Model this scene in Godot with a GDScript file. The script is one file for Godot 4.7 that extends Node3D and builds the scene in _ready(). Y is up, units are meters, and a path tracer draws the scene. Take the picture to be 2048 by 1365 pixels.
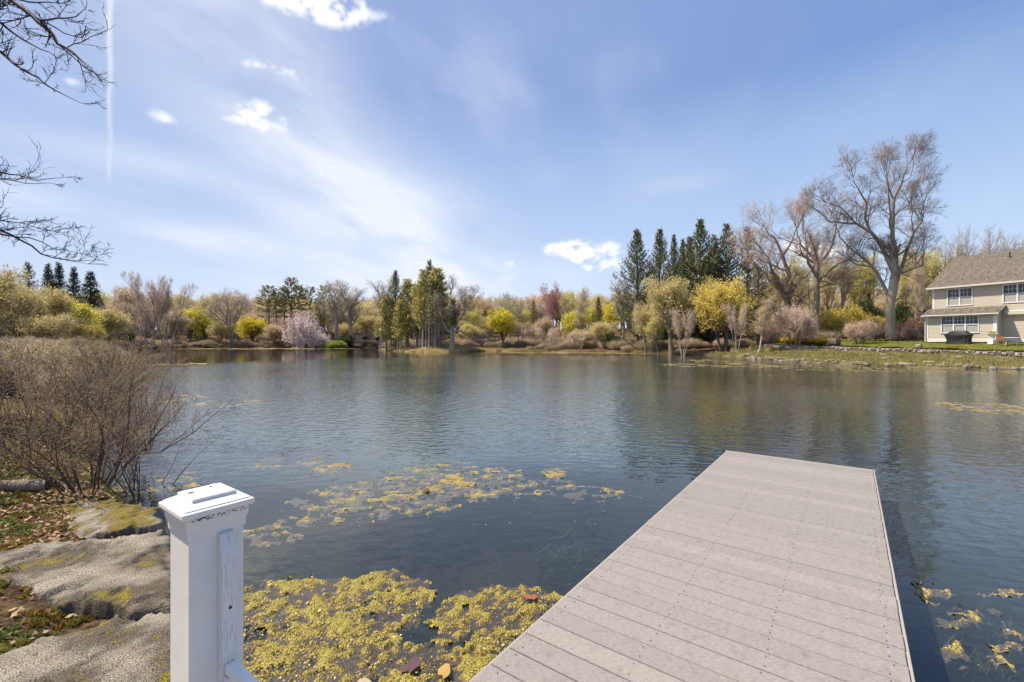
extends Node3D
# A pond in spring: dock and post in front, wooded shores, a house on the right bank. Metres, y up, water at y = 0.

class MB:
	var v := PackedVector3Array()
	var n := PackedVector3Array()
	var c := PackedColorArray()
	var uv := PackedVector2Array()
	var ix := PackedInt32Array()
	var tp := PackedVector3Array()
	var td := PackedVector3Array()

	func tube(pts: PackedVector3Array, rr: PackedFloat32Array, sides: int, col: Color) -> void:
		var m := pts.size()
		var b := v.size()
		var e1 := Vector3.ZERO
		for i in m:
			var t: Vector3 = (pts[mini(i + 1, m - 1)] - pts[maxi(i - 1, 0)]).normalized()
			if i == 0:
				e1 = t.cross(Vector3(0.93, 0.2, 0.31) if absf(t.y) > 0.8 else Vector3.UP).normalized()
			else:
				e1 = (e1 - t * e1.dot(t)).normalized()
			var e2 := t.cross(e1)
			for k in sides:
				var a := TAU * k / sides
				var o := e1 * cos(a) + e2 * sin(a)
				v.append(pts[i] + o * rr[i])
				n.append(o)
				c.append(col)
		for i in m - 1:
			for k in sides:
				var p := b + i * sides + k
				var q := b + i * sides + (k + 1) % sides
				ix.append_array([p, p + sides, q, q, p + sides, q + sides])

	func spike(a: Vector3, e: Vector3, r: float, col: Color) -> void:
		var t := (e - a).normalized()
		var e1 := t.cross(Vector3(0.93, 0.2, 0.31) if absf(t.y) > 0.8 else Vector3.UP).normalized()
		var e2 := t.cross(e1)
		var b := v.size()
		for k in 3:
			var o := e1 * cos(TAU * k / 3) + e2 * sin(TAU * k / 3)
			v.append(a + o * r)
			n.append(o)
			c.append(col)
		v.append(e)
		n.append(t)
		c.append(col)
		ix.append_array([b, b + 3, b + 1, b + 1, b + 3, b + 2, b + 2, b + 3, b])

	func leaf(p: Vector3, d: Vector3, s: Vector3, l: float, w: float, col: Color) -> void:
		var b := v.size()
		var nn := d.cross(s).normalized()
		v.append_array([p, p + d * (l * 0.5) + s * w, p + d * l, p + d * (l * 0.5) - s * w])
		for k in 4:
			n.append(nn)
			c.append(col)
		ix.append_array([b, b + 1, b + 2, b, b + 2, b + 3])

	func quad(a: Vector3, b2: Vector3, c2: Vector3, d: Vector3, col := Color.WHITE) -> void:
		# corners run clockwise seen from the front
		var b := v.size()
		var nn := (c2 - a).cross(b2 - a).normalized()
		v.append_array([a, b2, c2, d])
		for k in 4:
			n.append(nn)
			c.append(col)
		ix.append_array([b, b + 1, b + 2, b, b + 2, b + 3])

	func box(lo: Vector3, hi: Vector3, col := Color.WHITE, bevel := 0.0) -> void:
		if bevel > 0.0:
			loft([[lo.x + bevel, hi.x - bevel, lo.z + bevel, hi.z - bevel, lo.y], [lo.x, hi.x, lo.z, hi.z, lo.y + bevel], [lo.x, hi.x, lo.z, hi.z, hi.y - bevel], [lo.x + bevel, hi.x - bevel, lo.z + bevel, hi.z - bevel, hi.y]], col)
		else:
			loft([[lo.x, hi.x, lo.z, hi.z, lo.y], [lo.x, hi.x, lo.z, hi.z, hi.y]], col)

	func loft(rings: Array, col := Color.WHITE) -> void:
		# each ring: x0, x1, z0, z1, y, from the bottom up
		var f := func(r: Array) -> Array:
			return [Vector3(r[0], r[4], r[3]), Vector3(r[1], r[4], r[3]), Vector3(r[1], r[4], r[2]), Vector3(r[0], r[4], r[2])]
		for i in rings.size() - 1:
			var a: Array = f.call(rings[i])
			var b: Array = f.call(rings[i + 1])
			for k in 4:
				var j := (k + 1) % 4
				quad(a[k], b[k], b[j], a[j], col)
		var top: Array = f.call(rings[-1])
		quad(top[0], top[3], top[2], top[1], col)
		var bot: Array = f.call(rings[0])
		quad(bot[0], bot[1], bot[2], bot[3], col)

	func mesh(m: Material) -> ArrayMesh:
		var a := []
		a.resize(Mesh.ARRAY_MAX)
		a[Mesh.ARRAY_VERTEX] = v
		a[Mesh.ARRAY_NORMAL] = n
		a[Mesh.ARRAY_COLOR] = c
		if uv.size() == v.size():
			a[Mesh.ARRAY_TEX_UV] = uv
		a[Mesh.ARRAY_INDEX] = ix
		var r := ArrayMesh.new()
		r.add_surface_from_arrays(Mesh.PRIMITIVE_TRIANGLES, a)
		r.surface_set_material(0, m)
		return r

const SUN := Vector3(-0.534, 0.839, -0.109)
const EYE := 1.9
const WAVE := 0.11
const TREES := [   # form, name, category, x, z, top, width, turn, label, group
	["tan_bud", "budding_tree", "tree", -61.66, -52.00, 11.21, 8.57, 0.00, "tan budding tree cut off by the left edge of the view", ""],
	["tan_bud_b", "budding_tree", "tree", -65.41, -60.00, 10.80, 8.24, 2.40, "tall tan budding tree with a dark forked trunk, nearest the left edge", ""],
	["tan_bud", "budding_tree", "tree", -66.44, -66.00, 9.95, 7.98, 4.80, "tan budding tree with a leaning trunk in front of the dark spruces", ""],
	["spruce_brown", "spruce_tree", "tree", -105.02, -95.00, 16.52, 4.70, 0.92, "narrow brownish spruce behind the budding trees at far left", ""],
	["spruce_brown", "spruce_tree", "tree", -101.05, -95.00, 18.50, 6.47, 3.32, "brown-topped spruce just left of the blue-green spruces", ""],
	["blue_spruce", "spruce_tree", "tree", -98.00, -96.00, 18.57, 6.54, 5.72, "leftmost blue-green spruce of the four in the left group", "dark spruces in the left group"],
	["blue_spruce", "spruce_tree", "tree", -97.68, -98.00, 19.13, 7.54, 1.83, "second blue-green spruce from the left in the left group", "dark spruces in the left group"],
	["blue_spruce", "spruce_tree", "tree", -93.48, -97.00, 17.89, 6.82, 4.23, "third blue-green spruce from the left in the left group", "dark spruces in the left group"],
	["blue_spruce", "spruce_tree", "tree", -85.33, -92.00, 16.26, 8.90, 0.35, "rightmost blue-green spruce of the left group, broad at the foot", "dark spruces in the left group"],
	["yellow_bud_b", "budding_tree", "tree", -72.13, -74.00, 9.30, 8.95, 2.75, "yellow-green budding tree in front of the left spruces", ""],
	["tan_bud_b", "budding_tree", "tree", -59.85, -58.00, 5.79, 6.37, 5.15, "low tan budding tree over the dark hollow on the left bank", ""],
	["gold_shrub", "budding_shrub", "shrub", -63.96, -68.00, 5.11, 5.98, 1.27, "orange-yellow budding shrub right of the left budding trees", ""],
	["evergreen_shrub", "evergreen_shrub", "shrub", -71.37, -66.00, 4.44, 7.98, 3.67, "dark evergreen thicket under the left budding trees", ""],
	["evergreen_shrub", "evergreen_shrub", "shrub", -70.69, -70.00, 4.28, 6.92, 6.07, "dark evergreen shrub in the shade left of the orange-yellow shrub", ""],
	["tan_bud", "budding_tree", "tree", -73.53, -82.00, 8.30, 8.56, 2.18, "rounded tan budding tree between spruces and bare stems", ""],
	["brown_bud", "budding_tree", "tree", -86.53, -102.00, 15.69, 11.21, 4.58, "tall brown budding tree left of the bare multi-stemmed tree", ""],
	["brown_bud", "budding_tree", "tree", -84.61, -96.00, 10.66, 7.38, 0.70, "shorter brown budding tree beside the rightmost blue-green spruce", ""],
	["evergreen_shrub", "evergreen_shrub", "shrub", -77.74, -90.00, 5.16, 5.93, 3.10, "dark evergreen shrub above the reedy spit on the left shore", ""],
	["bare_stems", "bare_tree", "tree", -73.40, -92.00, 16.56, 8.59, 5.50, "tall bare multi-stemmed tree on the left spit", ""],
	["bare_stems", "bare_tree", "tree", -72.03, -95.00, 15.16, 8.87, 1.62, "bare many-stemmed tree leaning right over the left shore", ""],
	["bare_stems", "bare_tree", "tree", -74.37, -90.00, 10.31, 6.92, 4.02, "short bare stems on the left of the tall multi-stemmed tree", ""],
	["spruce", "spruce_tree", "tree", -102.36, -135.00, 17.03, 6.23, 0.14, "small spruce top showing behind the leaning bare stems", ""],
	["brown_bud", "budding_tree", "tree", -87.14, -118.00, 11.11, 7.78, 2.54, "thin brown budding tree right of the leaning bare stems", ""],
	["yellow_bud", "budding_tree", "tree", -95.54, -135.00, 13.03, 8.60, 4.94, "bright yellow tree right of the leaning bare stems", ""],
	["yellow_bud_b", "budding_tree", "tree", -92.81, -138.00, 10.54, 7.89, 1.05, "smaller yellow tree left of the rounded bare oak", ""],
	["tan_bud_b", "budding_tree", "tree", -80.86, -126.00, 7.85, 8.31, 3.45, "low tan tree at the foot of the rounded bare oak", ""],
	["bare_oak", "oak_tree", "tree", -78.77, -128.00, 17.65, 15.19, 5.85, "broad rounded bare oak on the far left shore", ""],
	["yellow_bud", "budding_tree", "tree", -77.42, -136.00, 9.82, 9.86, 1.97, "yellow tree between the bare oak and the layered pines", ""],
	["brown_bud", "budding_tree", "tree", -66.32, -126.00, 7.16, 8.31, 4.37, "low brown tree below the leftmost layered pine", ""],
	["layered_pine", "pine_tree", "tree", -71.71, -134.00, 18.39, 9.13, 0.49, "leftmost layered pine of the row behind the pink blossom", "tall layered pines on the far shore"],
	["layered_pine_b", "pine_tree", "tree", -71.58, -138.00, 17.97, 7.28, 2.89, "second layered pine from the left on the far shore", "tall layered pines on the far shore"],
	["layered_pine", "pine_tree", "tree", -66.50, -133.00, 17.83, 7.02, 5.29, "third layered pine from the left on the far shore", "tall layered pines on the far shore"],
	["layered_pine", "pine_tree", "tree", -66.06, -136.00, 21.03, 9.27, 1.40, "tallest layered pine, above the left side of the pink blossom", "tall layered pines on the far shore"],
	["layered_pine_b", "pine_tree", "tree", -62.73, -134.00, 18.83, 7.66, 3.80, "layered pine right of the tallest, above the pink blossom", "tall layered pines on the far shore"],
	["layered_pine_b", "pine_tree", "tree", -61.27, -138.00, 18.88, 6.37, 6.20, "slim layered pine above the right side of the pink blossom", "tall layered pines on the far shore"],
	["layered_pine", "pine_tree", "tree", -58.00, -140.00, 19.28, 7.38, 2.32, "rightmost layered pine, beside the tall bare tree", "tall layered pines on the far shore"],
	["pink_blossom", "cherry_tree", "tree", -55.24, -122.00, 10.35, 11.26, 4.72, "weeping tree covered in pale pink blossom", ""],
	["pink_blossom", "cherry_tree", "tree", -51.26, -119.00, 4.65, 6.80, 0.84, "low pink blossoming boughs at the waterline, right of the weeping tree", ""],
	["spruce", "spruce_tree", "tree", -54.71, -130.00, 14.61, 7.14, 3.24, "dark spruce close behind the pink blossom", ""],
	["green_shrub", "green_shrub", "shrub", -47.08, -120.00, 2.30, 6.59, 5.64, "fresh green shrub at the water right of the pink blossom", ""],
	["bare_upright", "bare_tree", "tree", -49.51, -128.00, 20.47, 12.94, 1.75, "tall bare tree right of the layered pines", ""],
	["bare_upright", "bare_tree", "tree", -44.45, -126.00, 19.07, 11.63, 4.15, "bare tree with a pale forked trunk left of the island mound", ""],
	["bare_upright", "bare_tree", "tree", -35.13, -122.00, 20.54, 10.46, 0.27, "bare tree behind the left end of the mound", ""],
	["tan_bud", "budding_tree", "tree", -42.11, -134.00, 10.00, 8.54, 2.67, "low tan tree in the gap left of the mound", ""],
	["tan_bud_b", "budding_tree", "tree", -49.18, -134.00, 8.23, 8.84, 5.07, "low tan tree below the two tall bare trees", ""],
	["evergreen_shrub", "evergreen_shrub", "shrub", -45.51, -124.00, 3.94, 6.27, 1.19, "dark evergreen shrub at the foot of the pale forked bare tree", ""],
	["spruce", "spruce_tree", "tree", -22.53, -88.00, 15.83, 6.00, 3.59, "slender dark spruce at the left of the mound", "evergreens on the grassy mound"],
	["olive_pine", "pine_tree", "tree", -24.92, -90.00, 10.90, 5.54, 5.99, "short olive pine at the left end of the mound", "evergreens on the grassy mound"],
	["olive_pine", "pine_tree", "tree", -20.67, -90.00, 14.36, 6.53, 2.10, "olive pine right of the slender dark spruce", "evergreens on the grassy mound"],
	["olive_pine", "pine_tree", "tree", -18.16, -87.00, 13.09, 5.74, 4.50, "olive pine left of the tallest evergreen on the mound", "evergreens on the grassy mound"],
	["olive_pine", "pine_tree", "tree", -16.04, -82.00, 14.97, 5.05, 0.62, "thin olive pine with bare lower trunk at the front of the mound", "evergreens on the grassy mound"],
	["spruce_b", "spruce_tree", "tree", -15.59, -86.00, 17.49, 6.99, 3.02, "tallest evergreen on the mound, pointed dark top", "evergreens on the grassy mound"],
	["olive_pine", "pine_tree", "tree", -13.85, -84.00, 15.75, 7.20, 5.42, "broad olive pine right of the tallest evergreen on the mound", "evergreens on the grassy mound"],
	["spruce_b", "spruce_tree", "tree", -14.04, -90.00, 14.46, 5.93, 1.54, "dark evergreen behind the broad olive pine", "evergreens on the grassy mound"],
	["olive_pine", "pine_tree", "tree", -20.58, -84.00, 9.75, 4.25, 3.94, "small olive pine with thin trunk in the middle of the mound", "evergreens on the grassy mound"],
	["spruce_b", "spruce_tree", "tree", -16.78, -92.00, 10.29, 9.10, 0.05, "low dark evergreen closing the back of the mound", "evergreens on the grassy mound"],
	["pale_slim", "bare_tree", "tree", -18.09, -84.00, 8.45, 2.03, 2.45, "slim bare trunk standing on the front slope of the mound", ""],
	["crooked", "oak_tree", "tree", -10.55, -80.00, 14.03, 10.37, 0.00, "old crooked bare oak clad in ivy at the right of the mound", ""],
	["bare_pine", "pine_tree", "tree", -16.98, -84.00, 10.95, 2.77, 0.97, "slim straight grey pine trunk with thin foliage in the grove on the mound", "slim pine trunks on the mound"],
	["bare_pine", "pine_tree", "tree", -15.31, -81.00, 11.96, 2.67, 3.37, "slim straight grey pine trunk with thin foliage in the grove on the mound", "slim pine trunks on the mound"],
	["bare_pine", "pine_tree", "tree", -14.41, -79.00, 11.28, 2.60, 5.77, "slim straight grey pine trunk with thin foliage in the grove on the mound", "slim pine trunks on the mound"],
	["bare_pine", "pine_tree", "tree", -14.59, -83.00, 13.12, 2.74, 1.89, "slim straight grey pine trunk with thin foliage in the grove on the mound", "slim pine trunks on the mound"],
	["bare_pine", "pine_tree", "tree", -13.54, -80.00, 10.95, 2.64, 4.29, "slim straight grey pine trunk with thin foliage in the grove on the mound", "slim pine trunks on the mound"],
	["bare_pine", "pine_tree", "tree", -13.16, -82.00, 10.28, 2.70, 0.41, "slim straight grey pine trunk with thin foliage in the grove on the mound", "slim pine trunks on the mound"],
	["bare_pine", "pine_tree", "tree", -12.89, -85.00, 9.65, 2.80, 2.81, "slim straight grey pine trunk with thin foliage in the grove on the mound", "slim pine trunks on the mound"],
	["bare_pine", "pine_tree", "tree", -21.64, -86.00, 9.74, 2.84, 5.21, "slim straight grey pine trunk with thin foliage in the grove on the mound", "slim pine trunks on the mound"],
	["bare_pine", "pine_tree", "tree", -23.40, -88.00, 8.77, 2.90, 1.32, "slim straight grey pine trunk with thin foliage in the grove on the mound", "slim pine trunks on the mound"],
	["bare_pine", "pine_tree", "tree", -20.13, -86.00, 10.69, 2.84, 3.72, "slim straight grey pine trunk with thin foliage in the grove on the mound", "slim pine trunks on the mound"],
	["brown_bud", "budding_tree", "tree", -11.15, -118.00, 15.65, 8.56, 6.12, "brown budding tree just right of the ivy-clad oak", ""],
	["brown_bud", "budding_tree", "tree", -7.90, -124.00, 15.39, 8.45, 2.24, "brown budding tree behind and left of the bright yellow tree", ""],
	["green_bud", "budding_tree", "tree", -8.69, -104.00, 10.01, 7.31, 4.64, "yellow-green budding tree between the ivy oak and bright yellow tree", ""],
	["tan_bud", "budding_tree", "tree", -9.58, -98.00, 5.99, 6.46, 0.76, "low olive tree beside the mound's right end", ""],
	["bare_oak", "bare_tree", "tree", -0.52, -118.00, 15.52, 12.71, 3.16, "wide bare tree rising behind the bright yellow tree", ""],
	["yellow_bud", "budding_tree", "tree", -1.92, -92.00, 9.28, 6.47, 5.56, "bright yellow tree on the shore right of the mound", ""],
	["tan_bud_b", "budding_tree", "tree", -5.56, -110.00, 8.55, 7.25, 1.67, "olive budding tree left of the bright yellow tree", ""],
	["yellow_bud_b", "budding_tree", "tree", 3.02, -125.00, 11.65, 7.69, 4.07, "yellow-green tree behind and right of the bright yellow tree", ""],
	["bare_stems", "bare_tree", "tree", 2.02, -92.00, 6.25, 4.45, 0.19, "grey bare stems right of the bright yellow tree", ""],
	["spruce_brown", "spruce_tree", "tree", 4.91, -104.00, 11.27, 3.89, 2.59, "thin brownish spruce left of the red-budded tree", ""],
	["brown_bud", "budding_tree", "tree", 6.75, -96.00, 7.70, 5.91, 4.99, "reddish-brown bushy tree below the red-budded tree", ""],
	["red_bud", "budding_tree", "tree", 9.12, -100.00, 15.42, 6.37, 1.11, "tree with dark red buds on bare boughs", ""],
	["yellow_bud_b", "budding_tree", "tree", 12.74, -95.00, 9.31, 7.73, 3.51, "yellow-green tree in front of the slim pale birch", ""],
	["pale_slim", "birch_tree", "tree", 13.35, -92.00, 13.12, 4.45, 5.91, "slim pale birch above the yellow-green tree", ""],
	["pale_slim", "birch_tree", "tree", 11.42, -98.00, 12.45, 3.88, 2.02, "slim pale sapling right of the red-budded tree", ""],
	["yellow_bud_b", "budding_tree", "tree", 21.88, -126.00, 12.56, 7.20, 4.42, "distant yellow tree left of the small dark spruce", ""],
	["spruce", "spruce_tree", "tree", 19.77, -104.00, 12.19, 4.34, 0.54, "small dark spruce among the yellow trees", ""],
	["yellow_bud", "budding_tree", "tree", 27.22, -122.00, 13.30, 8.85, 2.94, "distant yellow tree right of the small dark spruce", ""],
	["tan_bud", "budding_tree", "tree", 17.50, -88.00, 6.06, 6.77, 5.34, "olive-brown tree below the small dark spruce", ""],
	["tan_bud_b", "budding_tree", "tree", 13.80, -86.00, 4.45, 5.67, 1.46, "low brown tree at the shore below the pale birch", ""],
	["bare_stems", "bare_tree", "tree", 6.83, -84.00, 4.76, 5.17, 3.86, "tangle of brown bare stems at the shore below the red-budded tree", ""],
	["bare_stems", "bare_tree", "tree", 12.25, -82.00, 3.79, 5.05, 6.26, "dark tangle of bare stems overhanging the water in the centre", ""],
	["bare_upright", "bare_tree", "tree", 21.66, -88.00, 14.57, 6.77, 2.37, "grey bare tree just left of the tall spruces", ""],
	["evergreen_shrub", "evergreen_shrub", "shrub", 17.41, -80.00, 3.57, 4.40, 4.77, "dark olive evergreen shrub at the water left of the tall spruces", ""],
	["spruce", "spruce_tree", "tree", 21.43, -78.00, 21.27, 9.60, 0.89, "leftmost tall spruce with upswept boughs", "tall spruces on the right shore"],
	["spruce", "spruce_tree", "tree", 26.67, -82.00, 22.45, 9.01, 3.29, "second tall spruce, right of the leftmost", "tall spruces on the right shore"],
	["spruce", "spruce_tree", "tree", 31.33, -88.00, 22.79, 6.38, 5.69, "thin spruce in the middle of the tall group", "tall spruces on the right shore"],
	["spruce", "spruce_tree", "tree", 33.82, -90.00, 22.37, 6.53, 1.81, "lowest thin spruce left of the highest one", "tall spruces on the right shore"],
	["spruce", "spruce_tree", "tree", 33.97, -82.00, 24.16, 10.63, 4.21, "highest spruce of the tall group on the right shore", "tall spruces on the right shore"],
	["spruce_b", "spruce_tree", "tree", 37.71, -80.00, 22.82, 10.20, 0.33, "broad dark spruce right of the highest one", "tall spruces on the right shore"],
	["spruce_brown", "spruce_tree", "tree", 42.53, -82.00, 22.63, 7.57, 2.73, "brown-tinged spruce at the right end of the tall group", "tall spruces on the right shore"],
	["spruce_b", "spruce_tree", "tree", 35.99, -92.00, 23.43, 10.11, 5.13, "dark spruce behind and left of the highest one", "tall spruces on the right shore"],
	["spruce_b", "spruce_tree", "tree", 39.96, -90.00, 23.16, 9.89, 1.24, "dark spruce between the highest one and the broad one", "tall spruces on the right shore"],
	["evergreen_shrub", "evergreen_shrub", "shrub", 24.88, -74.00, 6.21, 4.88, 3.64, "dark evergreen understorey below the second tall spruce", ""],
	["evergreen_shrub", "evergreen_shrub", "shrub", 33.07, -76.00, 8.83, 10.02, 6.04, "dark evergreen thicket behind the big round yellow tree", ""],
	["tan_bud", "budding_tree", "tree", 22.44, -64.00, 11.75, 7.88, 2.16, "large olive-tan budding tree before the tall spruces", ""],
	["bare_stems", "bare_tree", "tree", 21.80, -58.00, 6.43, 3.57, 4.56, "cluster of dark bare stems at the waterline below the olive-tan tree", ""],
	["tan_bud_b", "budding_tree", "tree", 20.62, -70.00, 8.28, 4.62, 0.68, "olive budding tree under the leftmost tall spruce", ""],
	["green_bud_b", "budding_tree", "tree", 21.32, -66.00, 5.89, 3.63, 3.08, "small yellow-green tree at the shore under the tall spruces", ""],
	["yellow_tan", "budding_tree", "tree", 27.96, -60.00, 10.93, 8.04, 5.48, "big round yellow tree with slim stems on the right shore", ""],
	["spruce_brown", "spruce_tree", "tree", 34.67, -64.00, 12.80, 5.91, 1.59, "brown half-bare evergreen right of the big yellow tree", ""],
	["bare_stems", "bare_tree", "tree", 27.20, -55.00, 6.92, 3.02, 3.99, "slim leaning bare stems at the water below the big yellow tree", ""],
	["pale_slim", "bare_tree", "tree", 28.23, -52.00, 7.33, 3.20, 0.11, "slim pale-barked tree on the bank right of the yellow tree", ""],
	["oak_west", "oak_tree", "tree", 40.11, -66.00, 24.02, 0.00, 0.00, "big bare oak with leaning twisted limbs, left of the straight one", ""],
	["oak_east", "oak_tree", "tree", 41.49, -62.00, 22.88, 0.00, 0.00, "big bare oak with a straight trunk, middle of the three giants", ""],
	["giant", "giant_tree", "tree", 48.38, -58.00, 28.22, 0.00, 0.00, "giant bare tree with thick pale trunk left of the house", ""],
	["round_shrub", "bare_tree", "tree", 31.72, -51.00, 6.66, 5.60, 3.43, "grey-brown bare shrubby tree beside the daffodil bed", ""],
	["round_shrub", "bare_tree", "tree", 33.84, -58.00, 5.28, 3.82, 5.83, "small bare shrubby tree left of the daffodil bed", ""],
	["round_shrub", "round_shrub", "shrub", 38.19, -50.00, 4.59, 3.85, 1.94, "low rounded bare shrub with pinkish twigs on the lawn", ""],
	["gold_shrub", "budding_shrub", "shrub", 45.76, -66.00, 7.05, 5.80, 4.34, "olive-gold shrub behind the straight bare oak", ""],
	["gold_shrub", "budding_shrub", "shrub", 52.00, -70.00, 8.28, 6.15, 0.46, "olive-gold shrub behind the rounded shrub on the lawn", ""],
	["gold_shrub", "budding_shrub", "shrub", 53.65, -68.00, 6.46, 5.23, 2.86, "olive-gold shrub just left of the giant tree", ""],
	["gold_shrub", "budding_shrub", "shrub", 46.36, -72.00, 7.68, 5.54, 5.26, "olive-gold shrub between the two big oaks", ""],
	["evergreen_shrub", "evergreen_shrub", "shrub", 57.00, -74.00, 9.46, 6.51, 1.38, "dark evergreen behind the olive-gold shrubs", ""],
	["evergreen_shrub", "evergreen_shrub", "shrub", 60.85, -70.00, 8.28, 5.38, 3.78, "dark evergreen right of the giant tree's trunk", ""],
	["red_shrub", "red_shrub", "shrub", 55.94, -62.00, 6.06, 4.50, 6.18, "dark red-brown shrub against the left end of the house", ""],
	["red_shrub", "red_shrub", "shrub", 54.76, -63.00, 4.88, 3.05, 2.29, "small dark red-brown shrub right of the giant trunk", ""],
	["round_shrub", "bare_tree", "tree", 50.86, -58.00, 4.00, 2.17, 4.69, "small pale bare shrub at the edge of the lawn by the giant tree", ""],
	["pale_slim", "birch_tree", "tree", 58.46, -66.00, 15.17, 3.34, 0.81, "pale-trunked slim tree left of the house gable", ""],
	["pale_slim", "birch_tree", "tree", 61.72, -68.00, 16.62, 3.29, 3.21, "pale slim tree nearest the house gable", ""],
	["green_bud", "budding_tree", "tree", 52.77, -92.00, 18.18, 7.68, 5.61, "yellow-green woodland tree behind the leaning oak", ""],
	["green_bud", "budding_tree", "tree", 60.98, -96.00, 20.68, 8.86, 1.73, "yellow-green woodland tree between the two oaks", ""],
	["green_bud_b", "budding_tree", "tree", 64.50, -92.00, 19.19, 8.49, 4.13, "yellow-green woodland tree right of the straight oak", ""],
	["green_bud", "budding_tree", "tree", 71.95, -96.00, 19.10, 8.86, 0.24, "yellow-green woodland tree left of the giant's lower limbs", ""],
	["green_bud_b", "budding_tree", "tree", 75.20, -94.00, 20.80, 8.68, 2.64, "woodland tree in young leaf directly behind the giant", ""],
	["bare_upright", "bare_tree", "tree", 65.27, -90.00, 21.98, 5.93, 5.04, "tall bare woodland tree between the straight oak and the giant", ""],
	["green_bud", "budding_tree", "tree", 76.36, -86.00, 20.52, 7.94, 1.16, "woodland tree in young leaf right of the giant", ""],
	["green_bud_b", "budding_tree", "tree", 74.20, -80.00, 18.69, 6.68, 3.56, "woodland tree in young leaf over the house gable", ""],
	["green_bud_b", "budding_tree", "tree", 71.63, -84.00, 17.87, 5.54, 5.96, "thin woodland tree seen through the giant's fork", ""],
	["yellow_bud_b", "budding_tree", "tree", 75.77, -78.00, 18.61, 6.34, 2.08, "yellow-green tree top above the left of the house roof", ""],
	["yellow_bud_b", "budding_tree", "tree", 86.95, -84.00, 19.35, 5.17, 4.48, "yellow-green tree top above the middle of the house roof", ""],
	["bare_oak", "bare_tree", "tree", 74.50, -76.00, 22.03, 8.02, 0.60, "bare tree crown left of centre behind the house roof", ""],
	["bare_oak", "bare_tree", "tree", 76.98, -72.00, 21.28, 7.91, 3.00, "bare tree crown with short trunk behind the roof ridge", ""],
	["bare_oak", "bare_tree", "tree", 84.41, -74.00, 21.66, 7.32, 5.40, "bare tree crown cut by the right edge behind the house", ""],]
const GIANT := [
	[[0.00, 0.00, 0.00, 0.627], [-0.13, 3.31, 0.00, 0.549], [-0.19, 5.86, 0.20, 0.523], [0.25, 8.09, 0.20, 0.549], [0.38, 10.01, 0.30, 0.418], [0.25, 10.96, 0.30, 0.314]],
	[[0.32, 9.05, 0.20, 0.340], [-0.19, 13.51, 0.50, 0.261], [-0.45, 17.65, 0.80, 0.219], [-0.57, 20.20, 1.00, 0.167], [0.45, 22.44, 1.20, 0.115], [1.08, 24.67, 1.40, 0.062], [1.47, 25.37, 1.50, 0.036]],
	[[0.19, 10.01, 0.20, 0.340], [-0.96, 13.83, -0.50, 0.261], [-2.23, 16.06, -1.00, 0.219], [-4.02, 17.46, -1.50, 0.167], [-5.93, 17.65, -1.80, 0.136], [-7.52, 17.78, -2.00, 0.094], [-8.60, 19.12, -2.10, 0.052]],
	[[-2.23, 16.06, -1.00, 0.178], [-3.19, 17.97, -0.60, 0.147], [-3.57, 19.89, 0.00, 0.115], [-5.29, 22.12, 0.50, 0.073], [-6.05, 23.39, 0.80, 0.036]],
	[[-4.02, 17.46, -1.50, 0.115], [-5.93, 19.89, -2.00, 0.083], [-7.84, 20.84, -2.40, 0.052]],
	[[-0.51, 14.79, 0.50, 0.157], [-1.78, 17.65, 2.00, 0.115], [-2.61, 20.52, 2.60, 0.083], [-3.06, 22.75, 3.00, 0.047]],
	[[-0.57, 20.20, 1.00, 0.126], [-1.47, 22.12, 1.20, 0.083], [-2.10, 23.84, 1.40, 0.042]],
	[[0.45, 22.44, 1.20, 0.083], [1.85, 23.39, 1.00, 0.057], [2.23, 24.67, 1.00, 0.031]],
	[[-0.45, 17.65, 0.80, 0.126], [0.76, 19.25, 2.00, 0.083], [1.47, 21.48, 2.40, 0.042]],
	[[0.51, 8.41, 0.20, 0.314], [1.21, 11.28, 0.50, 0.240], [1.85, 13.83, 0.80, 0.209], [2.29, 15.42, 1.00, 0.178], [3.00, 16.57, 1.20, 0.147], [3.38, 17.08, 1.20, 0.126], [3.19, 18.10, 1.30, 0.089], [3.44, 19.50, 1.40, 0.047]],
	[[2.29, 15.42, 1.00, 0.115], [2.61, 17.65, 0.40, 0.078], [2.74, 19.25, 0.20, 0.042]],
	[[-0.13, 5.55, 0.20, 0.261], [-0.70, 8.41, -0.60, 0.219], [-1.59, 10.96, -1.20, 0.188], [-2.87, 12.56, -1.80, 0.147], [-4.33, 14.15, -2.20, 0.105], [-5.61, 15.74, -2.60, 0.073], [-5.93, 17.34, -2.80, 0.042]],
	[[-1.59, 10.96, -1.20, 0.126], [-3.06, 11.60, -2.40, 0.089], [-4.53, 12.87, -3.00, 0.047]],
	[[0.89, 9.69, 0.30, 0.157], [1.98, 10.33, 1.60, 0.136], [2.55, 10.58, 2.20, 0.115], [2.61, 11.60, 2.30, 0.073], [2.42, 12.87, 2.40, 0.042]]]
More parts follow.
